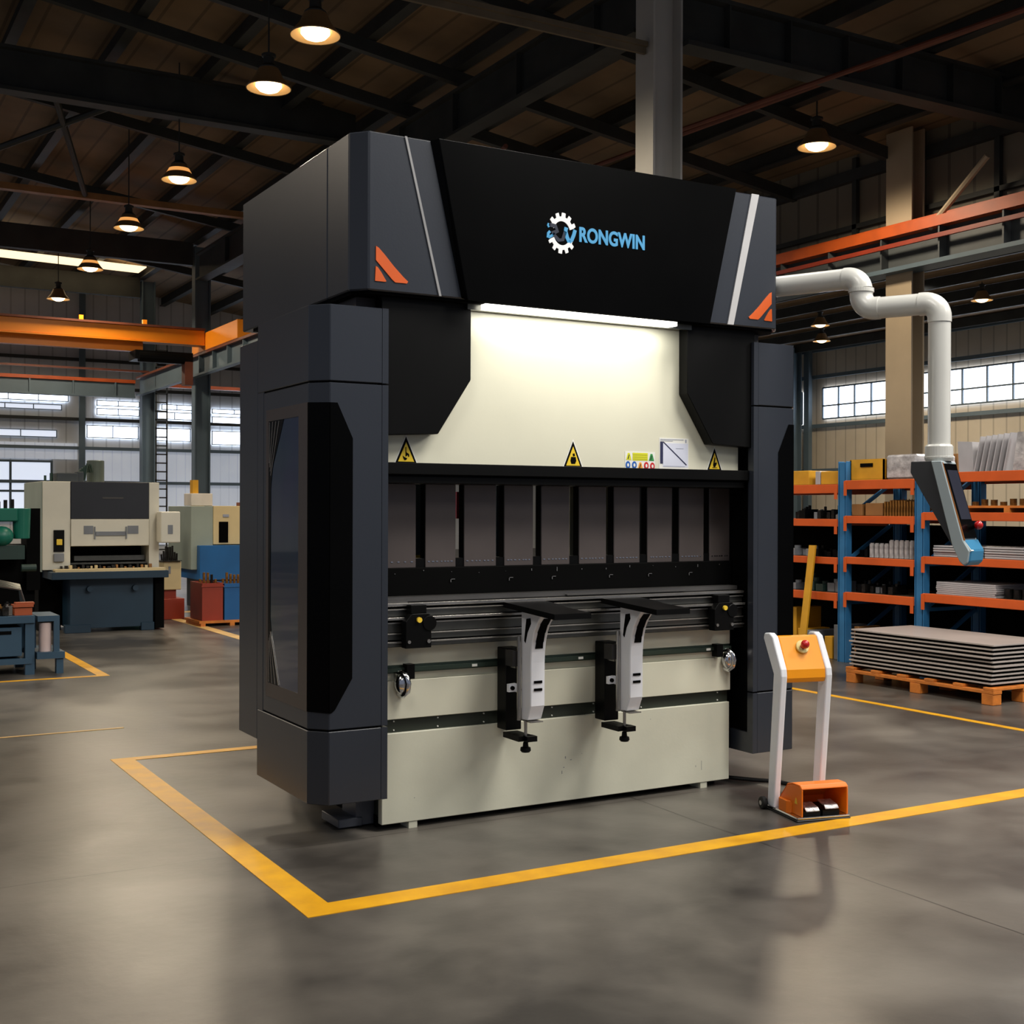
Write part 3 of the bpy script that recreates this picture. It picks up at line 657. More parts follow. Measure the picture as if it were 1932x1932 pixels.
# sheet support arms
def support_arm(dx):
    X = lambda x: x+dx
    b = nb(); box(b, X(2.96), X(3.045), 5.2, 5.29, .44, .835); a = part('support_arm', b, blackmat, pb, .003, label='black and white sliding sheet support arm')
    b = nb(); yz(b, [(5.127, .50), (5.127, 1.03), (4.945, 1.012), (4.955, .995), (4.985, .965), (5.01, .925), (5.026, .88), (5.035, .83), (5.038, .78), (5.038, .575), (5.07, .505)], X(3.0), X(3.079))
    sub('arm_casing', b, white, a).modifiers.new('bevel', 'BEVEL').width = .004
    b = nb()
    ext(b, [(X(2.973), 5.268, 1.055), (X(3.2), 5.268, 1.055), (X(3.2), 5.1, 1.045), (X(3.172), 5.0, 1.039), (X(3.172), 4.784, 1.028), (X(2.973), 4.784, 1.028)], (0, 0, -.026))
    sub('support_plate', b, blackmat, a)
    b = nb()
    for z in (.688, .652): box(b, X(3.018), X(3.062), 5.034, 5.038, z-.006, z+.006)
    pr_ = [(4.955, .995), (4.985, .965), (5.01, .925), (5.026, .88), (5.033, .85)]
    for (a_, c_) in zip(pr_, pr_[1:]):
        ext(b, [(X(3.022), a_[0]-.003, a_[1]-.004), (X(3.06), a_[0]-.003, a_[1]-.004), (X(3.062), c_[0]-.003, c_[1]-.004), (X(3.02), c_[0]-.003, c_[1]-.004)], (0, .006, .002))
    yz(b, [(5.085, .87), (5.095, .88), (5.085, .935), (5.075, .985), (5.04, .99), (5.035, .965), (5.067, .92)], X(2.997), X(3.0))
    sub('slot', b, blackdeep, a)
    b = nb(); box(b, X(3.005), X(3.074), 5.045, 5.12, .495, .5); box(b, X(2.975), X(2.998), 5.14, 5.2, .745, .83); cyl(b, (X(2.985), 5.12, .50), (X(2.985), 5.12, .90), .011, 12); sub('slide_rod', b, alu, a)
    b = nb(); xz(b, [(X(2.935), .672), (X(2.935), .635), (X(2.975), .635), (X(3.0), .622), (X(3.0), .66), (X(2.975), .675)], 5.13, 5.15); sub('link_plate', b, white, a)
    b = nb(); cyl(b, (X(2.952), 5.12, .654), (X(2.952), 5.13, .654), .01, 12); cyl(b, (X(2.992), 5.12, .645), (X(2.992), 5.13, .645), .007, 12); sub('bolt', b, blackdeep, a)
    b = nb(); box(b, X(2.955), X(2.99), 5.13, 5.2, .755, .83); sub('clamp_block', b, M('clamp_grey', (44, 42, 42), .4), a)
    b = nb(); cyl(b, (X(3.004), 5.09, .395), (X(3.004), 5.09, .5), .008, 12); sub('screw_rod', b, alu, a)
    b = nb(); box(b, X(2.96), X(3.04), 5.08, 5.23, .405, .43); box(b, X(2.99), X(3.045), 5.05, 5.1, .405, .43); sub('foot_bracket', b, blackmat, a)
    b = nb(); lathe(b, [(0, 0), (.02, .0), (.026, .008), (.024, .022), (.014, .026), (.012, .045), (.008, .05), (.0, .05)], (X(3.004), 5.09, .352), 20); sub('knob', b, blackmat, a)
    return a
support_arm(0.0); support_arm(.57)
# side housings
def housing(s):
    X = lambda o_: xc+s*o_
    Y2 = Yc+.778; ai = oa+.03
    P = [(X(ai), Yc), (X(ob), Yc), (X(oc), Yc+dd), (X(oc), Y2), (X(ai), Y2)]
    b = nb()
    plan(b, P, .1906, .516); plan(b, P, 2.069, 2.4073)
    # strip behind the door and rear wing
    box(b, min(X(ai), X(oc)), max(X(ai), X(oc)), 5.858, Y2, .516, 2.069)
    box(b, min(X(ai), X(oc)), max(X(ai), X(oc)), Y2, Yc+1.063, .367, 2.331)
    hs = part('side_housing', b, slate, pb, .003, label='dark slate %s side housing' % ('left' if s < 0 else 'right'))
    ins = .008
    b = nb(); plan(b, [(X(ai+.02), Yc+ins), (X(ob-.004), Yc+ins), (X(oc-ins), Yc+dd+.004), (X(oc-ins), 5.858), (X(ai+.02), 5.858)], .51, 2.075); sub('housing_core', b, blackdeep, hs)
    b = nb()
    for z0, z1 in ((.1906, .516), (.524, 2.061), (2.069, 2.4073)):
        box(b, min(X(oa), X(ai)), max(X(oa), X(ai)), Yc, Yc+.045, z0, z1)
    box(b, min(X(oa), X(ai)), max(X(oa), X(ai)), Yc+.045, Y2, .1906, .30)
    sub('inner_lip', b, slate, hs)
    b = nb(); box(b, min(X(ai-.004), X(ai)), max(X(ai-.004), X(ai)), Yc+.045, Yc+1.0, .3, 2.40); sub('opening_shade', b, blackdeep, hs)  # black sheet stands in for the dark inside of the open face
    # door
    b = nb(); plan(b, [(X(ai), Yc), (X(ob), Yc), (X(oc), Yc+dd), (X(oc), 5.853), (X(ai), 5.853)], .524, 2.061)
    dr = part('door', b, slate, pb, .003, label='slate grey wrap-round door')
    b = nb(); t = .004
    xz(b, [(X(ob), 1.972), (X(ob-.034), 1.972), (X(1.2465), 1.816), (X(1.2465), .747), (X(1.328), .612), (X(1.345), .599), (X(ob), .598)], Yc-t, Yc)
    n = Vector((s*1., -1*.9, 0)).normalized()*t
    ext(b, [(X(ob), Yc, .598), (X(oc), Yc+dd, .602), (X(oc), Yc+dd, 1.974), (X(ob), Yc, 1.972)], n)
    gp = sub('black_panel', b, blackgloss, dr)
    # window frame on the side
    xs_ = X(oc); xo = X(oc+.004)
    b = nb()
    def sb(y0, y1, z0, z1): box(b, min(xs_, xo), max(xs_, xo), y0, y1, z0, z1)
    sb(5.249, 5.361, .602, 1.975); sb(5.772, 5.807, .602, 1.975); sb(5.361, 5.772, .602, .668); sb(5.361, 5.772, 1.92, 1.975)
    sub('window_frame', b, M('bronze_black' if s < 0 else 'black_brown_reflection_r', (58, 50, 46), .3), dr)  # gloss black frame; its brown reflection is put into the base colour
    b = nb(); box(b, min(xs_, X(oc+.0015)), max(xs_, X(oc+.0015)), 5.361, 5.772, .668, 1.92); sub('window_pane', b, paneglass, dr)
    b = nb(); xa, xb = X(oc+.0015), X(oc+.003)
    yz(b, [(5.772, 1.92), (5.56, 1.92), (5.60, 1.86), (5.715, 1.70), (5.74, 1.6), (5.745, .98), (5.72, .88), (5.62, .668), (5.772, .668)], xa, xb)
    sub('window_corner', b, blackgloss, dr)
    b = nb()
    for i in range(4):
        ya = 5.76-.045*i
        ext(b, [(xb, ya, 1.915), (xb, ya-.006, 1.915), (xb, 5.758-.008*i, 1.72-.02*i), (xb, 5.764-.008*i, 1.72-.02*i)], (s*.002, 0, 0))
        ext(b, [(xb, ya, .672), (xb, ya-.006, .672), (xb, 5.758-.008*i, .87+.015*i), (xb, 5.764-.008*i, .87+.015*i)], (s*.002, 0, 0))
    sub('trim_line', b, alu, dr)
housing(-1); housing(1)
# control arm
p0 = Vector((4.655, 5.32, 2.735)); p1 = Vector((4.885, 4.80, 2.735)); p2 = Vector((5.07, 4.44, 2.566)); r = .056
b = nb()
d01 = (p1-p0).normalized()
tube(b, [p0, p1-d01*.09], r, 24)
dn = Vector((0, 0, -1))
tube(b, [p1-d01*.09+d01*.0]+arc(p1-d01*.075+dn*.075, -dn, d01, .075, 0, PI/2, 10)+[Vector((p1.x, p1.y, 2.67))], r+.004, 24)
q2 = Vector((p1.x, p1.y, 2.566)); d12 = (p2-q2).normalized()
tube(b, [Vector((q2.x, q2.y, 2.665))]+arc(q2+d12*.075-dn*.075, -d12, dn, .075, 0, PI/2, 10)+[q2+d12*.1], r+.004, 24)
tube(b, [q2+d12*.09, p2-d12*.08], r, 24)
tube(b, [p2-d12*.1]+arc(p2-d12*.075+dn*.075, -dn, d12, .075, 0, PI/2, 10)+[p2+dn*.1], r+.004, 24)
tube(b, [p2+dn*.09, Vector((p2.x, p2.y, 1.83))], r, 24)
arm = part('control_arm', b, pipe_m, pb, smooth=True, label='jointed white tube arm')
b = nb(); lathe(b, [(.0, -.0), (.066, 0), (.07, .01), (.07, .075), (.062, .085), (.0, .085)], (p2.x, p2.y, 1.755), 32)
for z in (1.775, 1.768): lathe(b, [(.07, 0), (.073, .002), (.07, .004)], (p2.x, p2.y, z), 32)
sub('arm_collar', b, pipe_m, arm)
b = nb(); lathe(b, [(.056, 0), (.066, .0), (.066, .02), (.056, .02)], (p1.x, p1.y, 2.655), 32); sub('arm_collar', b, pipe_m, arm)
b = nb(); box(b, 4.64, 4.69, 5.24, 5.40, 2.66, 2.81); sub('arm_mount', b, blackmat, arm)
# control panel
th = math.radians(24)
U_ = Vector((.66, -.75, 0)).normalized()*math.cos(th)+Vector((-.75, -.66, 0)).normalized()*math.sin(th)
W_ = U_.cross(Vector((0, 0, 1))); W_ = W_ if W_.dot(Vector((.75, .66, 0))) > 0 else -W_
Wd = .17; sc_ = 1/370.
O_ = Vector((p2.x, p2.y, 1.7545))-W_*Wd*.5
def CP(px, py, w=0): return O_+U_*((px)*sc_/.92)+W_*w+Vector((0, 0, -(py-3)*sc_))
b = nb(); ext(b, [CP(*q, .012) for q in ((-40, 3), (-41, 24), (35, 162), (0, 3))], W_*(Wd-.024))
cp = part('control_panel', b, M('panel_charcoal', (46, 47, 50), .45), pb, .003, label='hanging slanted operator control panel')
body = [(-2, 3), (17, 3), (55, 150), (66, 170), (63, 192), (56, 197), (49, 190), (36, 160)]
b = nb(); ext(b, [CP(*q, 0) for q in body], W_*Wd); sub('panel_frame', b, gband, cp).modifiers.new('bevel', 'BEVEL').width = .004
b = nb(); ext(b, [CP(*q, .01) for q in ((19.5, 8), (57, 147), (54, 147), (16, 8))], W_*(Wd-.02)); sub('panel_face', b, blackgloss, cp)
b = nb(); ext(b, [CP(*q, .028) for q in ((23.5, 20), (48.5, 112), (47, 112), (21, 20))], W_*(Wd-.05)); sub('screen', b, screen_m, cp)
b = nb(); ext(b, [CP(*q, .006) for q in ((18.6, 6), (57.8, 151), (54.5, 151), (16, 6))], W_*.006); sub('edge_trim', b, M('copper_trim', (206, 130, 70), .3, .6), cp)
b = nb(); ext(b, [CP(*q, .012) for q in ((56, 148), (68, 169), (66, 190), (57, 199), (48, 192), (46, 184), (56, 176), (54, 158))], W_*(Wd-.008)); sub('grip', b, bluegrip, cp).modifiers.new('bevel', 'BEVEL').width = .006
b = nb(); ext(b, [CP(*q, .012) for q in ((55, 150), (68.5, 170), (66, 172), (53, 152))], W_*.03); sub('grip_label', b, signwhite, cp)
nrm = (CP(55, 150)-CP(17, 3)); nrm = nrm.cross(W_).normalized(); nrm = nrm if nrm.dot(U_) > 0 else -nrm
c0 = CP(50, 127, Wd*.8)
b = nb(); cyl(b, c0, c0+nrm*.03, .012, 16); sub('button_stem', b, blackmat, cp)
b = nb(); ball(b, c0+nrm*.04, .022, 20); o = sub('emergency_stop_button', b, red, cp); o['label'] = 'round red stop button'
for pl in o.data.polygons: pl.use_smooth = True
b = nb()
for i in range(4): ext(b, [CP(46+i*1.2, 120+i*5, .08+.012*i), CP(49+i*1.2, 121+i*5, .09+.012*i), CP(49+i*1.2, 124+i*5, .1+.012*i)], nrm*.003)
sub('key', b, yel, cp)
# blue hose coil seen between bed and right housing
b = nb()
for i in range(5): tube(b, arc((4.475, 5.85, 1.13), (0, 1, 0), (0, 0, 1), .06+.022*i, 0, 2*PI, 28), .005, 6)
part('hose_coil', b, M('hose_blue', (34, 74, 110), .3), pb, smooth=True, label='coil of dark blue hoses')
# ------------------------------------------------------------------ foot pedal stand
F0 = Vector((4.18, 4.51, 0)); ang = math.radians(-13)
fu = Vector((math.cos(ang), math.sin(ang), 0)); fv = Vector((-math.sin(ang), math.cos(ang), 0))
def FP(u, v, z): return F0+fu*u+fv*v+Vector((0, 0, z))
st = thing('foot_pedal_stand', 'white and orange foot pedal stand with a red button on top', 'pedal stand', tuple(FP(.15, .17, 0)))
def fbox(b, u0, u1, v0, v1, z0, z1):
    ext(b, [FP(u0, v0, z0), FP(u1, v0, z0), FP(u1, v1, z0), FP(u0, v1, z0)], (0, 0, z1-z0))
b = nb(); fbox(b, -.003, .293, -.003, .345, 0, .009); base = part('base_pad', b, rubber, st, .004)
b = nb(); fbox(b, 0, .29, 0, .34, .009, .02); part('base_plate', b, chrome, st, .004, label='polished metal base plate')
def leg(u0, u1):
    b = nb()
    prof = [(.30, .018), (.24, .685), (.345, .855), (.335, .882), (.285, .885), (.252, .87), (.165, .715), (.16, .68), (.235, .018)]
    ext(b, [FP(u0, v, z) for v, z in prof], fu*(u1-u0))
    return b
part('leg', leg(.0, .036), white, st, .008, seg=3); part('leg', leg(.252, .288), white, st, .008, seg=3)
b = nb(); fbox(b, .03, .26, .29, .315, .02, .05); part('cross_bar', b, white, st, .003)
b = nb(); ext(b, [FP(.036, v, z) for v, z in ((.255, .871), (.29, .871), (.262, .80), (.2, .67), (.19, .645), (.175, .648), (.166, .67), (.169, .712))], fu*.216); hd = part('head_panel', b, orange_gloss, st, .006, seg=3, label='orange sloping head panel')
cN = Vector(FP(0, .165, .715)-FP(0, .252, .87)).cross(fu).normalized(); cN = cN if cN.dot(fv) < 0 else -cN
cB = FP(.15, .2235, .815)
b = nb(); cyl(b, cB, cB+cN*.012, .034, 28); o = part('button_ring', b, M('ring_cream', (232, 214, 140), .4), st, .002); o.parent = hd
b = nb(); cyl(b, cB+cN*.012, cB+cN*.03, .014, 16); ball(b, cB+cN*.038, .022, 20); o = part('stop_button', b, red, st, smooth=True, label='red mushroom button'); o.parent = hd
# pedal hood
b = nb()
side = [(.012, .02), (.012, .15), (.03, .163), (.10, .163), (.15, .15), (.235, .06), (.235, .02)]
for u in (.03, .277): ext(b, [FP(u, v, z) for v, z in side], fu*.009)
for (a_, c_) in zip(side[1:], side[2:-1]):
    ext(b, [FP(.03, a_[0], a_[1]), FP(.286, a_[0], a_[1]), FP(.286, c_[0], c_[1]), FP(.03, c_[0], c_[1])], (0, 0, .008))
fbox(b, .03, .286, .225, .235, .02, .07)
ext(b, [FP(.006, .12, .02), FP(.03, .10, .02), FP(.03, .20, .02), FP(.01, .2, .02)], (0, 0, .06))
hood2 = part('pedal_hood', b, orange_hood, st, .003, label='orange protective hood')
b = nb(); ext(b, [FP(.027, .05, .075), FP(.027, .075, .075), FP(.027, .0625, .105)], fu*.003); o = part('hood_mark', b, yel, st); o.parent = hood2
for u0, u1, dz in ((.06, .135, 0), (.165, .24, .008)):
    b = nb(); ext(b, [FP(u0, .02, .045+dz), FP(u0, .035, .058+dz), FP(u0, .1, .072+dz), FP(u0, .1, .066+dz), FP(u0, .035, .05+dz), FP(u0, .022, .04+dz)], fu*(u1-u0))
    q = part('pedal', b, M('tread_steel', (190, 190, 192), .3, .8, var=.4, scale=60, bump=.5, bscale=120), st, .002, label='metal tread pedal')
    b = nb(); fbox(b, u0-.008, u1+.008, .03, .2, .02, .042); o = part('pedal_base', b, blackmat, st); o.parent = q
b = nb(); cyl(b, FP(-.035, .30, .031), FP(-.008, .30, .031), .031, 24); w1 = part('wheel', b, rubber, st, .006, seg=3)
b = nb(); cyl(b, FP(-.037, .30, .031), FP(-.035, .30, .031), .012, 16); o = part('wheel_hub', b, chrome, st); o.parent = w1
b = nb(); tube(b, [(4.40, 5.62, .012), (4.47, 5.50, .012), (4.53, 5.40, .012), (4.6, 5.30, .012), (4.68, 5.22, .012), (4.70, 5.10, .012), (4.62, 4.98, .012), (4.48, 4.875, .012), (4.41, 4.845, .012)], .011, 10)
top('power_cable', b, rubber, 'black cable on the floor from the press brake to the pedal stand', 'cable', smooth=True)
# ------------------------------------------------------------------ rack
X0, X1 = 9.0, 9.85
rk = thing('storage_rack', 'blue and orange steel pallet rack full of parts at right', 'rack', (9.4, 8.5, 0))
ups = [11.0, 9.09, 8.11, 6.1]
for y in ups:
    for xx in (X0, X1-.08):
        b = nb(); box(b, xx, xx+.08, y-.055, y-.045, 0, 1.99 if y > 8.5 else 1.93); box(b, xx, xx+.08, y+.045, y+.055, 0, 1.99 if y > 8.5 else 1.93); box(b, xx+.0, xx+.012, y-.035, y+.035, 0, 1.98 if y > 8.5 else 1.92); box(b, xx+.07, xx+.08, y-.05, y+.05, 0, 1.98 if y > 8.5 else 1.92)
        part('upright', b, rackblue, rk, .002)
    b = nb()
    for i in range(4):
        z = .15+.42*i
        ext(b, [(X0+.08, y-.012, z), (X1-.08, y-.012, z+.4), (X1-.08, y-.012, z+.44), (X0+.08, y-.012, z+.04)], (0, .024, 0))
        ext(b, [(X0+.08, y-.012, z), (X1-.08, y-.012, z), (X1-.08, y-.012, z+.035), (X0+.08, y-.012, z+.035)], (0, .024, 0))
    part('frame_brace', b, rackblue, rk)
levels = {0: (1.765, 1.418, 1.035, .68), 1: (1.80, 1.452, 1.048, .70), 2: (1.85, 1.49, 1.085, .745)}
hs_ = (.09, .075, .07, .08)
LV = {}
for bay in range(3):
    ya, yb = ups[bay+1]+.055, ups[bay]-.055
    for li in range(4):
        zt = levels[bay][li]; LV[(bay, li)] = zt
        for xx in (X0-.02, X1-.03):
            b = nb(); box(b, xx, xx+.05, ya, yb, zt-hs_[li], zt); part('beam', b, rackorange, rk, .004)
        b = nb(); box(b, X0+.03, X1-.03, ya, yb, zt-.022, zt-.004); part('shelf_deck', b, deck, rk)
        b = nb(); box(b, X0-.024, X0-.02, ya-.01, ya+.03, zt-.15, zt-.005); box(b, X0-.024, X0-.02, yb-.03, yb+.01, zt-.15, zt-.005); part('beam_connector', b, rackorange, rk)
for bay in range(3):
    b = nb(); box(b, X1+.0, X1+.01, ups[bay+1], ups[bay], .02, 1.36); part('dark_backing', b, blackdeep, rk)  # dark sheet added to darken the space behind the lower shelves
def rbox(name, y0, y1, z0, h_, mat, label, cat, x0=9.06, x1=9.5, bev=.006, grp=None):
    b = nb(); box(b, x0, x1, y0, y1, z0, z0+h_); return top(name, b, mat, label, cat, grp, bev)
z = LV[(1, 0)]
b = nb(); box(b, 9.06, 9.42, 8.60, 9.04, z, z+.012); box(b, 9.06, 9.075, 8.60, 9.04, z+.01, z+.205); box(b, 9.405, 9.42, 8.6, 9.04, z, z+.2); box(b, 9.06, 9.42, 8.6, 8.615, z, z+.2); box(b, 9.06, 9.42, 9.025, 9.04, z, z+.2)
t = top('crate', b, ybox, 'large ochre crate with a slot handle on the top shelf', 'crate')
b = nb(); box(b, 9.052, 9.06, 8.74, 8.9, z+.13, z+.165); part('handle_slot', b, blackdeep, t)
rbox('wrapped_pack', 8.2, 8.58, z, .235, wrap_, 'film-wrapped pack on the top shelf beside the ochre crate', 'package', x1=9.6, bev=.02)
b = nb(); box(b, 9.62, 9.8, 8.2, 8.7, z, z+.25); top('carton', b, card, 'brown carton behind the wrapped pack on the top shelf', 'box', 'cartons on the rack', .005)
z = LV[(0, 0)]
rbox('carton', 9.62, 9.95, z, .15, ybox, 'yellow box at the far end of the top shelf, beside the machine', 'box', grp='cartons on the rack')
rbox('carton', 9.2, 9.45, z, .135, ybox, 'yellow carton on the top shelf next to the blue upright', 'box', grp='cartons on the rack')
rbox('carton', 9.46, 9.53, z, .14, panelgrey, 'small white box between two yellow boxes on the top shelf', 'box', grp='cartons on the rack')
z = LV[(2, 0)]
b = nb(); ext(b, [(9.1, 7.74, z), (9.1, 7.58, z), (9.1, 7.60, z+.27), (9.1, 7.76, z+.28)], (.3, 0, 0)); top('sheet_panel', b, panelgrey, 'pale grey panel standing at the near end of the top shelf row', 'panel', 'metal panels on the top shelf')
for i in range(6):
    y = 7.52-.062*i
    b = nb(); ext(b, [(9.06, y+.03, z), (9.06, y+.018, z), (9.06, y-.055, z+.31+.004*i), (9.06, y-.043, z+.31+.004*i)], (.5, 0, 0))
    top('sheet_panel', b, panelgrey, 'leaning bright metal panel, %s in the row on the top shelf' % ['first from the left', 'second from the left', 'third from the left', 'fourth from the left', 'fifth from the left', 'sixth from the left'][i], 'panel', 'metal panels on the top shelf')
b = nb(); ext(b, [(9.06, 7.14, z), (9.06, 6.7, z), (9.06, 6.62, z+.33), (9.06, 7.09, z+.33)], (.04, 0, 0)); top('sheet_panel', b, wrap_, 'broad film-covered metal panel cut by the right edge of the photo', 'panel', 'metal panels on the top shelf')
z = LV[(1, 1)]
rbox('carton', 8.88, 9.02, z, .115, card, 'small brown carton on the second shelf by the blue upright', 'box', grp='cartons on the rack')
rbox('carton', 8.62, 8.84, z, .125, card, 'brown carton in the middle of the second shelf', 'box', grp='cartons on the rack')
for i in range(11):
    y = 8.6-.035*i; hh = .13+.025*R_.random()
    b = nb(); box(b, 9.06, 9.4, y-.022, y-.005, z, z+hh); cyl(b, (9.2, y-.013, z+hh), (9.2, y-.013, z+hh+.012), .006, 8)
    top('brass_plate', b, goldpart, 'upright brass-coloured plate in the row on the second shelf', 'part', 'brass plates on the second shelf')
for bay, li, ya, yb, n, lo, hi, mats, nm, lab, cat, grp in (
    (0, 1, 9.2, 9.95, 14, .06, .14, (darkpart, darkpart, greybin, blackmat), 'machine_part', 'small dark machine part on the second shelf beside the machine', 'part', 'dark parts left of the blue upright, second shelf'),
    (0, 2, 9.6, 9.95, 3, .07, .11, (panelgrey, greybin), 'parts_bin', 'pale bin on the third shelf behind the leaning yellow plank', 'bin', 'pale bins on the third shelf'),
    (0, 2, 9.18, 9.55, 6, .06, .12, (blackmat, darkpart), 'machine_part', 'black part on the third shelf left of the blue upright', 'part', 'black parts on the third shelf'),
    (0, 3, 9.2, 9.95, 6, .08, .18, (greybin, m_dkgreen, greybin), 'parts_bin', 'grey or green bin on the fourth shelf left of the blue upright', 'bin', 'bins on the fourth shelf'),
    (1, 2, 8.86, 9.02, 3, .09, .12, (blackmat,), 'machine_part', 'glossy black part on the third shelf right of the blue upright', 'part', 'glossy black parts on the third shelf'),
    (1, 3, 8.5, 9.03, 9, .05, .12, (darkpart, blackmat, greybin), 'machine_part', 'dark metal part on the fourth shelf right of the blue upright', 'part', 'metal parts on the fourth shelf'),
    (2, 1, 7.7, 8.02, 6, .05, .12, (goldpart, darkpart), 'machine_part', 'brownish part on the second shelf behind the control panel', 'part', 'brownish parts behind the control panel')):
    z = LV[(bay, li)]; step = (yb-ya)/n
    for i in range(n):
        y = ya+step*i; hh = R_.uniform(lo, hi); xo = R_.uniform(0, .12)
        b = nb(); wd = step*R_.uniform(.7, .94)
        box(b, 9.06+xo, 9.25+xo, y, y+wd, z, z+hh*.7); cyl(b, (9.15+xo, y+wd/2, z+hh*.7), (9.15+xo, y+wd/2, z+hh), wd*.35, 10)
        top(nm, b, R_.choice(mats), lab, cat, grp, .002)
z = LV[(1, 2)]
for i in range(9):
    y = 8.84-.063*i; hh = .13 if i < 4 else .165
    b = nb(); cyl(b, (9.13, y-.03, z), (9.13, y-.03, z+hh), .027, 14); cyl(b, (9.13, y-.03, z+hh), (9.13, y-.03, z+hh+.01), .02, 14)
    top('wrapped_roll', b, wrap_, 'film-wrapped roll standing in the row on the third shelf', 'roll', 'wrapped rolls on the third shelf')
z = LV[(2, 2)]
for c, (ya, yb) in enumerate(((7.44, 8.0), (6.95, 7.43), (6.5, 6.94))):
    for i in range(5):
        w = R_.uniform(-.01, .01)
        b = nb(); box(b, 9.05+w, 9.6+w, ya+w*.5, yb-.01+w*.5, z+.021*i+.001*i, z+.021*i+.018)
        top('sheet_panel', b, panelgrey, 'flat pale panel in the %s stack on the third shelf, %s' % (('left', 'middle', 'right')[c], ('bottom', 'second up', 'middle one', 'fourth up', 'topmost')[i]), 'panel', 'stacked panels on the third shelf', .003)
z = LV[(2, 3)]
for i in range(7):
    b = nb(); w = R_.uniform(0, .03); box(b, 9.05, 9.55, 7.28+w, 7.96-w*.6, z+.0165*i, z+.0165*i+.0135)
    top('sheet_panel', b, panelgrey, 'flat grey sheet in the pile on the fourth shelf, %s' % ('bottom', 'second up', 'third up', 'middle one', 'fifth up', 'sixth up', 'topmost')[i], 'panel', 'sheets piled on the fourth shelf')
for i in range(7):
    y = 7.24-.09*i; b = nb(); cyl(b, (9.15, y, z), (9.15, y, z+.06+.03*R_.random()), .038, 12); top('machine_part', b, darkpart, 'round dark part on the fourth shelf right of the grey sheets', 'part', 'round dark parts on the fourth shelf')
# small pallet on the second shelf
z = LV[(2, 1)]
t = thing('pallet', 'small brown wooden pallet on the second shelf behind the control panel', 'pallet', (9.3, 7.3, z))
for y in (6.75, 7.16, 7.6): b = nb(); box(b, 9.05, 9.6, y, y+.06, z, z+.04); part('block', b, wood, t)
b = nb(); box(b, 9.05, 9.6, 6.7, 7.7, z+.04, z+.06); part('deck_boards', b, wood, t)
for i in range(9):
    y = 7.6-.1*i; b = nb(); cyl(b, (9.15, y, z+.0605), (9.15, y, z+.09+.03*R_.random()), .03, 10); top('brass_part', b, goldpart, 'little brass part lying on the small shelf pallet', 'part', 'brass parts on the shelf pallet')
for i in range(8):
    y = 9.02-.07*i; b = nb(); box(b, 9.1, 9.4, y-.06, y, 0, .18+.2*R_.random()); top('carton', b, R_.choice((ybox, card)), 'small ochre carton on the floor under the lowest rack shelf', 'box', 'cartons under the rack', .004)
for i in range(6):
    y = 9.95-.13*i; b = nb(); box(b, 9.1, 9.45, y-.11, y, 0, .2+.3*R_.random()); top('parts_bin', b, R_.choice((m_dkgreen, greybin, ybox, darkpart)), 'dark bin on the floor under the rack beside the machine', 'bin', 'bins under the rack', .004)
b = nb(); ext(b, [(8.78, 9.10, 0), (8.78, 9.19, 0), (8.97, 9.22, 1.15), (8.97, 9.13, 1.15)], (-.02, 0, 0))
bmesh.ops.translate(b, vec=(0, .28, 0), verts=b.verts)
top('plank', b, ybox, 'yellow plank leaning on the rack right behind the machine', 'plank')
# ------------------------------------------------------------------ pallet with sheets
t = thing('pallet', 'orange-brown wooden pallet on the floor under the sheet stack', 'pallet', (8.4, 7.25, 0))
for x in (8.05, 8.4, 8.75):
    for y in (6.53, 7.25, 7.97): b = nb(); box(b, x-.05, x+.05, y-.055, y+.055, .0, .085); part('block', b, wood, t, .004)
for x in (8.05, 8.4, 8.75): b = nb(); box(b, x-.05, x+.05, 6.47, 8.03, .085, .112); part('stringer', b, wood, t, .003)
for i in range(6):
    y = 6.47+.292*i; b = nb(); box(b, 8.0, 8.8, y, y+.1, .112, .135); part('deck_board', b, wood, t, .003)
posn = ('bottom', 'second from the bottom', 'third from the bottom', 'fourth from the bottom', 'fifth from the bottom', 'sixth from the bottom', 'sixth from the top', 'fifth from the top', 'fourth from the top', 'third from the top', 'second from the top', 'topmost')
for i in range(10):
    z = .136+.033*i
    dx, dy = R_.uniform(-.014, .014), R_.uniform(-.014, .014)
    b = nb(); box(b, 8.03+dx, 8.77+dx, 6.5+dy, 8.0+dy, z+.02, z+.0325)
    t = top('metal_sheet', b, sheet_top, 'grey metal sheet in the stack on the floor pallet, %s' % (posn[:5]+posn[7:])[i], 'metal sheet', 'metal sheets on the floor pallet', .001)
    b = nb(); box(b, 8.05+dx, 8.75+dx, 6.53+dy, 7.97+dy, z, z+.02); part('gap_shade', b, blackdeep, t)  # black fill stands in for the shade between the sheets
# ------------------------------------------------------------------ left press
pr = thing('hydraulic_press', 'cream press with a dark panel on a blue base at left', 'machine', (3.25, 16.2, 0))
b = nb(); box(b, 2.56, 2.878, 15.7, 17.0, .76, 1.825); box(b, 3.815, 3.94, 15.7, 17.0, .76, 1.825); box(b, 2.878, 3.815, 15.73, 17.0, 1.04, 1.825); part('press_body', b, m_cream2, pr, .004)
b = nb(); box(b, 2.545, 2.56, 15.72, 17.0, .74, 1.82); part('side_panel', b, m_sage, pr)
b = nb(); box(b, 2.882, 3.811, 15.69, 15.73, 1.375, 1.825); fpn = part('dark_panel', b, m_panel2, pr, .003, label='dark grey upper front panel')
b = nb(); box(b, 3.25, 3.5, 15.686, 15.69, 1.62, 1.64); sub2 = part('name_plate', b, M('faint_print', (60, 58, 56), .5), pr); sub2.parent = fpn
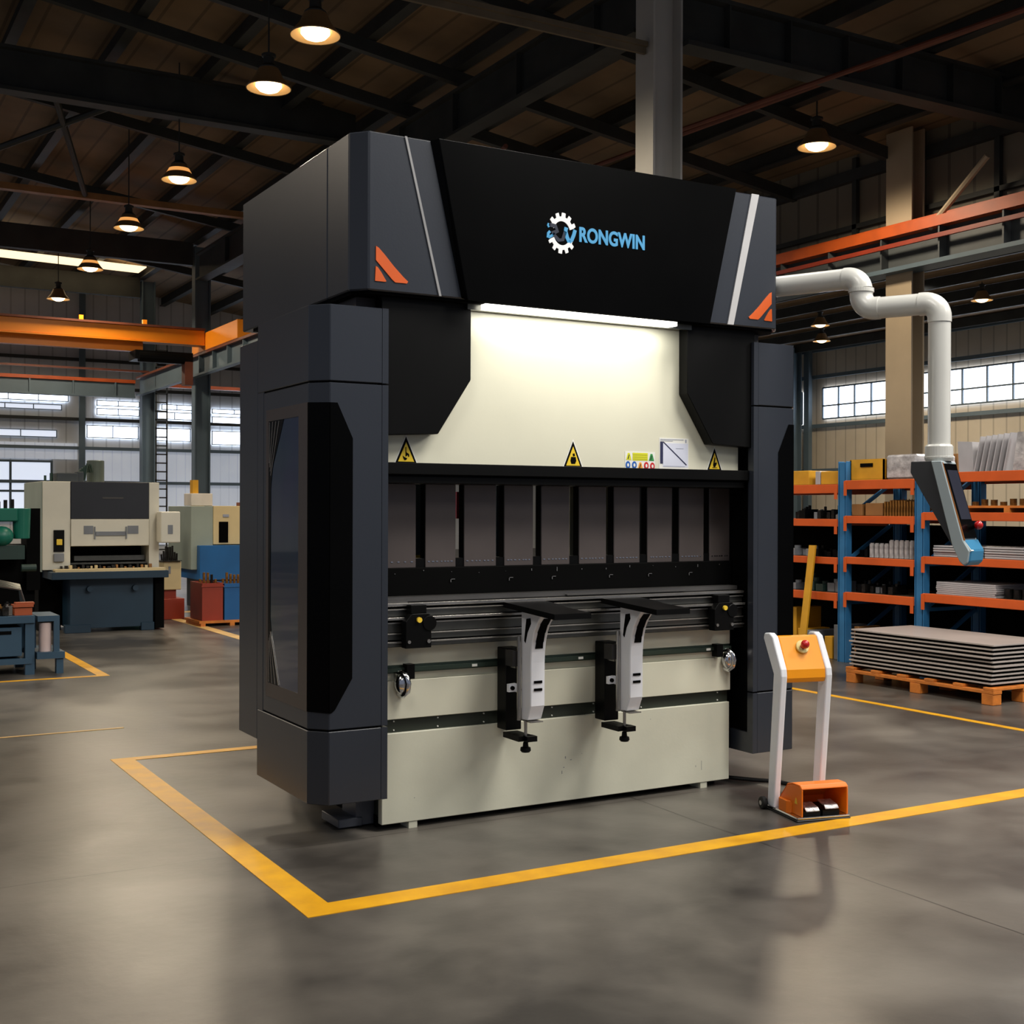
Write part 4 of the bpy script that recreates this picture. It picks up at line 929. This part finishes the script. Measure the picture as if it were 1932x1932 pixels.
b = nb(); box(b, 2.882, 3.811, 15.68, 15.73, 1.045, 1.37); lp2 = part('front_hatch', b, m_cream2, pr, .004, label='cream front hatch')
b = nb(); box(b, 3.03, 3.14, 15.675, 15.68, 1.19, 1.29); box(b, 3.55, 3.68, 15.675, 15.68, 1.19, 1.29); box(b, 3.17, 3.52, 15.665, 15.68, 1.17, 1.22); box(b, 3.15, 3.165, 15.665, 15.68, 1.13, 1.28); box(b, 3.525, 3.54, 15.665, 15.68, 1.13, 1.28); o = part('hatch_fittings', b, greybin, pr); o.parent = lp2
b = nb(); box(b, 2.878, 3.815, 16.1, 17.0, .76, 1.04); part('opening_back', b, blackdeep, pr)
b = nb(); box(b, 2.62, 3.99, 15.42, 16.1, .655, .745); box(b, 2.66, 3.93, 15.44, 16.1, .745, .76); tb = part('table', b, m_navyblue, pr, .004)
b = nb(); box(b, 2.66, 3.95, 15.43, 15.6, .745, .775); part('table_top', b, m_beige, pr)
b = nb(); box(b, 2.95, 3.8, 15.85, 16.0, .86, .92); box(b, 2.8, 3.8, 15.75, 15.9, .82, .84); part('tool_rail', b, dkalu, pr)
for i in range(22):
    x = 2.75+.05*i; b = nb(); hh = .03+.03*R_.random(); box(b, x, x+.022+.02*R_.random(), 15.62, 15.66, .76, .76+hh); o = part('tool', b, R_.choice((m_beige, darkpart, card, darkpart)), pr); o.parent = tb
b = nb(); box(b, 2.86, 3.85, 15.62, 16.6, .05, .655); box(b, 2.8, 3.1, 15.6, 15.7, 0, .1); box(b, 3.7, 3.86, 15.6, 15.7, 0, .1); bs = part('base', b, m_navyblue, pr, .004, label='dark blue steel base')
for x in (3.08, 3.62): b = nb(); cyl(b, (x, 15.55, .53), (x, 15.62, .53), .035, 14); o = part('base_roller', b, m_navyblue, pr); o.parent = bs
b = nb(); box(b, 2.58, 2.84, 16.1, 17.0, 0, .74); part('rear_frame', b, blackdeep, pr)
b = nb(); box(b, 3.87, 3.98, 15.6, 16.2, .02, .65); part('side_frame', b, blackdeep, pr)
b = nb(); box(b, 2.685, 2.805, 15.68, 15.7, .98, 1.24); kp = part('control_box', b, blackmat, pr)
b = nb(); box(b, 2.715, 2.78, 15.665, 15.68, 1.06, 1.13); o = part('push_button', b, yel, pr, .004); o.parent = kp
b = nb(); box(b, 2.685, 2.80, 15.66, 15.7, .86, .96); part('valve_block', b, greybin, pr, .004)
b = nb(); box(b, 3.9, 4.14, 15.45, 15.68, 1.08, 1.465); cb = part('control_cabinet', b, m_cream2, pr, .015, seg=3, label='small cream cabinet on the right of the press')
b = nb(); box(b, 3.985, 4.045, 15.445, 15.45, 1.19, 1.3); o = part('display', b, greybin, pr); o.parent = cb
b = nb(); cyl(b, (3.25, 16.1, 1.825), (3.25, 16.1, 2.1), .105, 28); part('motor', b, m_duct, pr, .008, smooth=False)
b = nb(); box(b, 2.74, 2.98, 15.8, 16.1, 1.825, 1.93); box(b, 2.98, 3.06, 15.85, 16.0, 1.825, 1.95); part('pump_box', b, M('pump_grey', (50, 56, 60), .4), pr, .006)
b = nb()
for i in range(7):
    x = 3.02+.02*i; tube(b, [(x-.06, 15.9, 1.85), (x-.03, 15.9, 1.93+.02*i), (x+.02, 15.95, 1.98+.01*i), (x+.05, 16.0, 1.95)], .012, 6)
cyl(b, (2.62, 15.9, 1.825), (2.62, 15.9, 1.9), .015, 8); cyl(b, (2.7, 15.95, 1.825), (2.7, 15.95, 1.93), .02, 8)
part('hoses', b, m_dkgreen, pr, smooth=True)
# green machine at left edge
gm = thing('drilling_machine', 'green machine with a round head at the left edge', 'machine', (1.9, 14.5, 0))
b = nb(); box(b, 1.2, 2.08, 14.3, 14.6, 1.36, 1.5); box(b, 1.2, 1.9, 14.35, 14.6, 1.1, 1.36); part('arm_body', b, m_green, gm, .01)
b = nb(); cyl(b, (2.13, 14.4, 1.17), (2.13, 14.4, 1.5), .085, 24, .095); part('drill_head', b, m_green, gm, .006)
b = nb(); ball(b, (1.92, 14.33, 1.2), .12, 18, .9); part('gear_cover', b, m_green, gm, smooth=True)
b = nb(); box(b, 2.2, 2.34, 14.5, 14.9, .6, 1.5); box(b, 1.0, 2.3, 14.6, 15.0, 0, 1.1); part('column', b, blackdeep, gm)
b = nb(); box(b, 1.6, 2.15, 14.3, 14.5, .95, 1.1); cyl(b, (2.1, 14.2, .86), (2.25, 14.2, .86), .04, 12); part('feed_box', b, m_dkgreen, gm)
b = nb()
for i in range(6): cyl(b, (1.7+.07*i, 14.5, 1.5), (1.7+.07*i, 14.5, 1.55+.05*R_.random()), .02, 8)
part('fittings', b, darkpart, gm)
# workbench
wbn = thing('workbench', 'blue steel workbench with metal parts on top at left', 'workbench', (1.5, 12.2, 0))
b = nb(); box(b, .6, 1.875, 11.88, 12.6, .465, .535); part('bench_top', b, m_bench, wbn, .004)
for x, y in ((1.83, 11.9), (1.83, 12.5), (.7, 11.9), (.7, 12.5)): b = nb(); box(b, x-.035, x+.045, y, y+.08, 0, .465); part('leg', b, m_bench, wbn)
b = nb(); box(b, 1.2, 1.77, 11.92, 12.4, .17, .43); dw = part('drawer', b, m_bench, wbn, .004)
b = nb(); box(b, 1.4, 1.68, 11.915, 11.92, .37, .4); o = part('drawer_slot', b, blackdeep, wbn); o.parent = dw
b = nb(); box(b, .7, 1.85, 11.89, 12.5, .1, .15); part('lower_rail', b, m_bench, wbn)
b = nb(); box(b, 1.0, 1.8, 12.42, 12.5, .15, .46); part('dark_backing', b, blackdeep, wbn)
sd = thing('side_table', 'small blue frame table holding a pale roll beside the workbench', 'table', (2.0, 12.1, 0))
b = nb(); box(b, 1.9, 2.09, 11.9, 12.4, .475, .525); part('table_top', b, m_bench, sd)
b = nb(); box(b, 2.04, 2.09, 11.9, 11.96, .2, .475); part('leg', b, m_bench, sd)
b = nb(); box(b, 1.89, 2.13, 11.86, 12.5, .14, .2); part('lower_shelf', b, m_bench, sd)
b = nb(); box(b, 2.06, 2.12, 11.88, 11.96, 0, .14); part('leg', b, m_bench, sd); b = nb(); box(b, 1.9, 1.95, 12.3, 12.38, 0, .475); part('leg', b, m_bench, sd)
b = nb(); cyl(b, (1.975, 11.97, .2), (1.975, 11.97, .46), .055, 24); top('metal_roll', b, M('pale_roll', (206, 186, 182), .3, .2), 'pale pink upright roll inside the small blue frame table', 'roll')
b = nb()
for i in range(5): tube(b, [(.6, 12.25+.02*i, .76+.012*i), (1.3, 12.2+.02*i, .79+.012*i), (1.62, 12.2+.02*i, .785+.012*i), (1.80, 12.22+.02*i, .75+.01*i), (1.86-.008*i, 12.23+.02*i, .547)], .011, 6)
box(b, .7, .8, 12.24, 12.36, .536, .77)
top('bent_sheet_stack', b, dkalu, 'bundle of bent grey strips arching over the workbench top', 'metal strips', smooth=True)
for i in range(26):
    x = 1.48+.2*R_.random(); y = 11.9+.22*R_.random(); hh = .02+.07*R_.random()
    b = nb(); box(b, x-.02, x+.02+.03*R_.random(), y, y+.03, .535, .535+hh); cyl(b, (x, y+.015, .535+hh), (x, y+.015, .55+hh), .01, 8)
    bmesh.ops.translate(b, vec=(0, 0, .0008*i), verts=b.verts)
    top('metal_offcut', b, R_.choice((darkpart, darkpart, alu, goldpart)), 'small metal offcut lying on the blue workbench', 'part', 'offcuts on the workbench')
b = nb(); box(b, 1.72, 1.88, 11.95, 12.05, .63, .65); box(b, 1.7, 1.87, 11.93, 12.1, .6085, .63); box(b, 1.71, 1.86, 11.94, 12.09, .536, .6); top('parts_tray', b, M('tray_rust', (150, 70, 34), .5), 'rust-coloured tray at the right end of the workbench', 'tray')
# machining centre, cabinet, bins
mc = thing('machining_centre', 'cream and sage machine with a blue base behind the bins', 'machine', (5.8, 18.8, 0))
b = nb(); box(b, 5.06, 5.39, 18.3, 19.6, .6, 1.54); part('side_panel', b, m_sage, mc, .006)
b = nb(); box(b, 5.39, 6.6, 18.28, 19.6, .97, 1.545); fr = part('front_cover', b, m_beige, mc, .006)
b = nb(); box(b, 5.47, 5.61, 18.27, 18.28, 1.0, 1.31); o = part('window', b, blackgloss, mc); o.parent = fr
b = nb(); box(b, 5.53, 5.62, 18.27, 18.28, 1.38, 1.42); o = part('name_plate', b, greyprint, mc); o.parent = fr
b = nb(); box(b, 5.15, 6.6, 18.15, 19.4, .45, .96); part('chip_tray', b, m_blue, mc, .006, label='bright blue base tray'); b = nb(); box(b, 5.3, 6.6, 18.3, 19.4, 0, .45); part('plinth', b, m_panel2, mc)
b = nb(); box(b, 5.09, 5.41, 18.4, 18.8, 1.545, 1.73); part('top_box', b, M('offwhite_box', (212, 204, 192), .5), mc, .006)
b = nb(); box(b, 5.9, 6.3, 18.5, 18.8, 1.545, 1.6); part('cable_tray', b, rust, mc)
b = nb(); box(b, 5.125, 5.21, 18.45, 18.6, 1.731, 1.93); top('carton', b, ybox, 'small ochre box standing on top of the machining centre', 'box')
t = thing('electrical_cabinet', 'small beige cabinet on a red stand beside the press', 'cabinet', (4.43, 17, 0))
b = nb(); box(b, 4.31, 4.555, 16.95, 17.3, .4, .79); bd = part('cabinet_body', b, m_beige, t, .01)
b = nb(); box(b, 4.38, 4.41, 16.945, 16.95, .62, .72); o = part('meter', b, greybin, t); o.parent = bd
b = nb(); box(b, 4.3, 4.6, 16.95, 17.35, .0, .28); box(b, 4.32, 4.5, 17.0, 17.3, .28, .4); part('stand', b, m_red, t, .004)
b = nb(); box(b, 4.28, 4.55, 16.9, 17.3, .79, .8)
for i in range(8): cyl(b, (4.32+.028*i, 17.05, .8), (4.31+.03*i, 17.05, .88+.12*R_.random()), .014, 8)
part('pipe_fittings', b, darkpart, t)
b = nb(); box(b, 4.45, 5.0, 20.4, 21.0, 0, 1.25); box(b, 4.5, 5.02, 20.3, 20.4, .95, 1.2); cyl(b, (4.7, 20.25, 1.0), (4.7, 20.25, 1.45), .1, 14); box(b, 4.45, 5.0, 20.0, 20.4, .55, .62); box(b, 4.6, 4.9, 20.1, 20.4, 0, .55)
top('milling_machine', b, m_dkgreen, 'dark green machine half hidden between the press and the cream machine', 'machine')
b = nb(); box(b, 4.1, 4.35, 18.2, 18.5, .0, 1.62); top('tall_cabinet', b, M('teal_box', (18, 84, 90), .4), 'narrow teal cabinet standing behind the right side of the press', 'cabinet', None, .01)
def bin_(x0, x1, y0, y1, z0, z1, mat, label):
    t = .012; b = nb()
    box(b, x0, x1, y0, y0+t, z0, z1); box(b, x0, x1, y1-t, y1, z0, z1); box(b, x0, x0+t, y0+t, y1-t, z0, z1); box(b, x1-t, x1, y0+t, y1-t, z0, z1); box(b, x0+t, x1-t, y0+t, y1-t, z0, z0+t)
    box(b, x0-.01, x1+.01, y0-.012, y0, z1-.05, z1-.03)
    return top('parts_bin', b, mat, label, 'bin', 'big bins beside the aisle')
bin_(4.5, 4.77, 15.75, 16.3, .07, .55, m_red, 'tall red bin beside the blue bin behind the press brake')
bin_(4.79, 5.2, 15.75, 16.3, .07, .54, m_blue, 'bright blue bin touching the left edge of the press brake')
b = nb(); box(b, 4.45, 5.3, 15.7, 16.4, .04, .07); 
for x in (4.47, 4.85, 5.22): box(b, x, x+.06, 15.7, 16.4, 0, .04)
top('pallet', b, wood, 'dark wooden pallet under the red and blue bins', 'pallet')
for i in range(12):
    x = 4.53+.05*i; b = nb(); hh = R_.uniform(.02, .12); cyl(b, (x, 15.95, .09), (x, 15.95, .56+hh), .018, 8)
    if abs(x-4.78) < .035: b.free(); continue
    top('metal_offcut', b, R_.choice((goldpart, darkpart, goldpart)), 'thin metal bar sticking up out of the red and blue bins', 'part', 'bars in the bins')
# ------------------------------------------------------------------ light, world, camera
def area(loc, rot, sx_, sy_, e, col):
    l = bpy.data.lights.new('daylight', 'AREA'); l.shape = 'RECTANGLE'; l.size = sx_; l.size_y = sy_; l.energy = e; l.color = col
    o = bpy.data.objects.new('daylight', l); C.objects.link(o); o.location = loc; o.rotation_euler = rot; return o
w = bpy.data.worlds.new('World'); S.world = w; w.use_nodes = True
bg = w.node_tree.nodes['Background']; bg.inputs[0].default_value = (.72, .8, 1, 1); bg.inputs[1].default_value = .22
cam = bpy.data.cameras.new('camera'); co = bpy.data.objects.new('camera', cam); C.objects.link(co)
f_px, yaw, pitch, roll = 2352.19, math.radians(60.1093), math.radians(-.099), math.radians(.1793)
fw = Vector((math.cos(yaw)*math.cos(pitch), math.sin(yaw)*math.cos(pitch), math.sin(pitch)))
rt = Vector((math.sin(yaw), -math.cos(yaw), 0)); up = rt.cross(fw)
r2 = rt*math.cos(roll)+up*math.sin(roll); u2 = -rt*math.sin(roll)+up*math.cos(roll)
co.matrix_world = Matrix(((r2.x, u2.x, -fw.x, 0), (r2.y, u2.y, -fw.y, 0), (r2.z, u2.z, -fw.z, 1.5), (0, 0, 0, 1)))
cam.sensor_width = 36; cam.lens = f_px/1932*36; cam.clip_end = 200
S.camera = co
S.view_settings.view_transform = 'Standard'; S.view_settings.look = 'None'; S.view_settings.gamma = 1; S.view_settings.exposure = 0.0
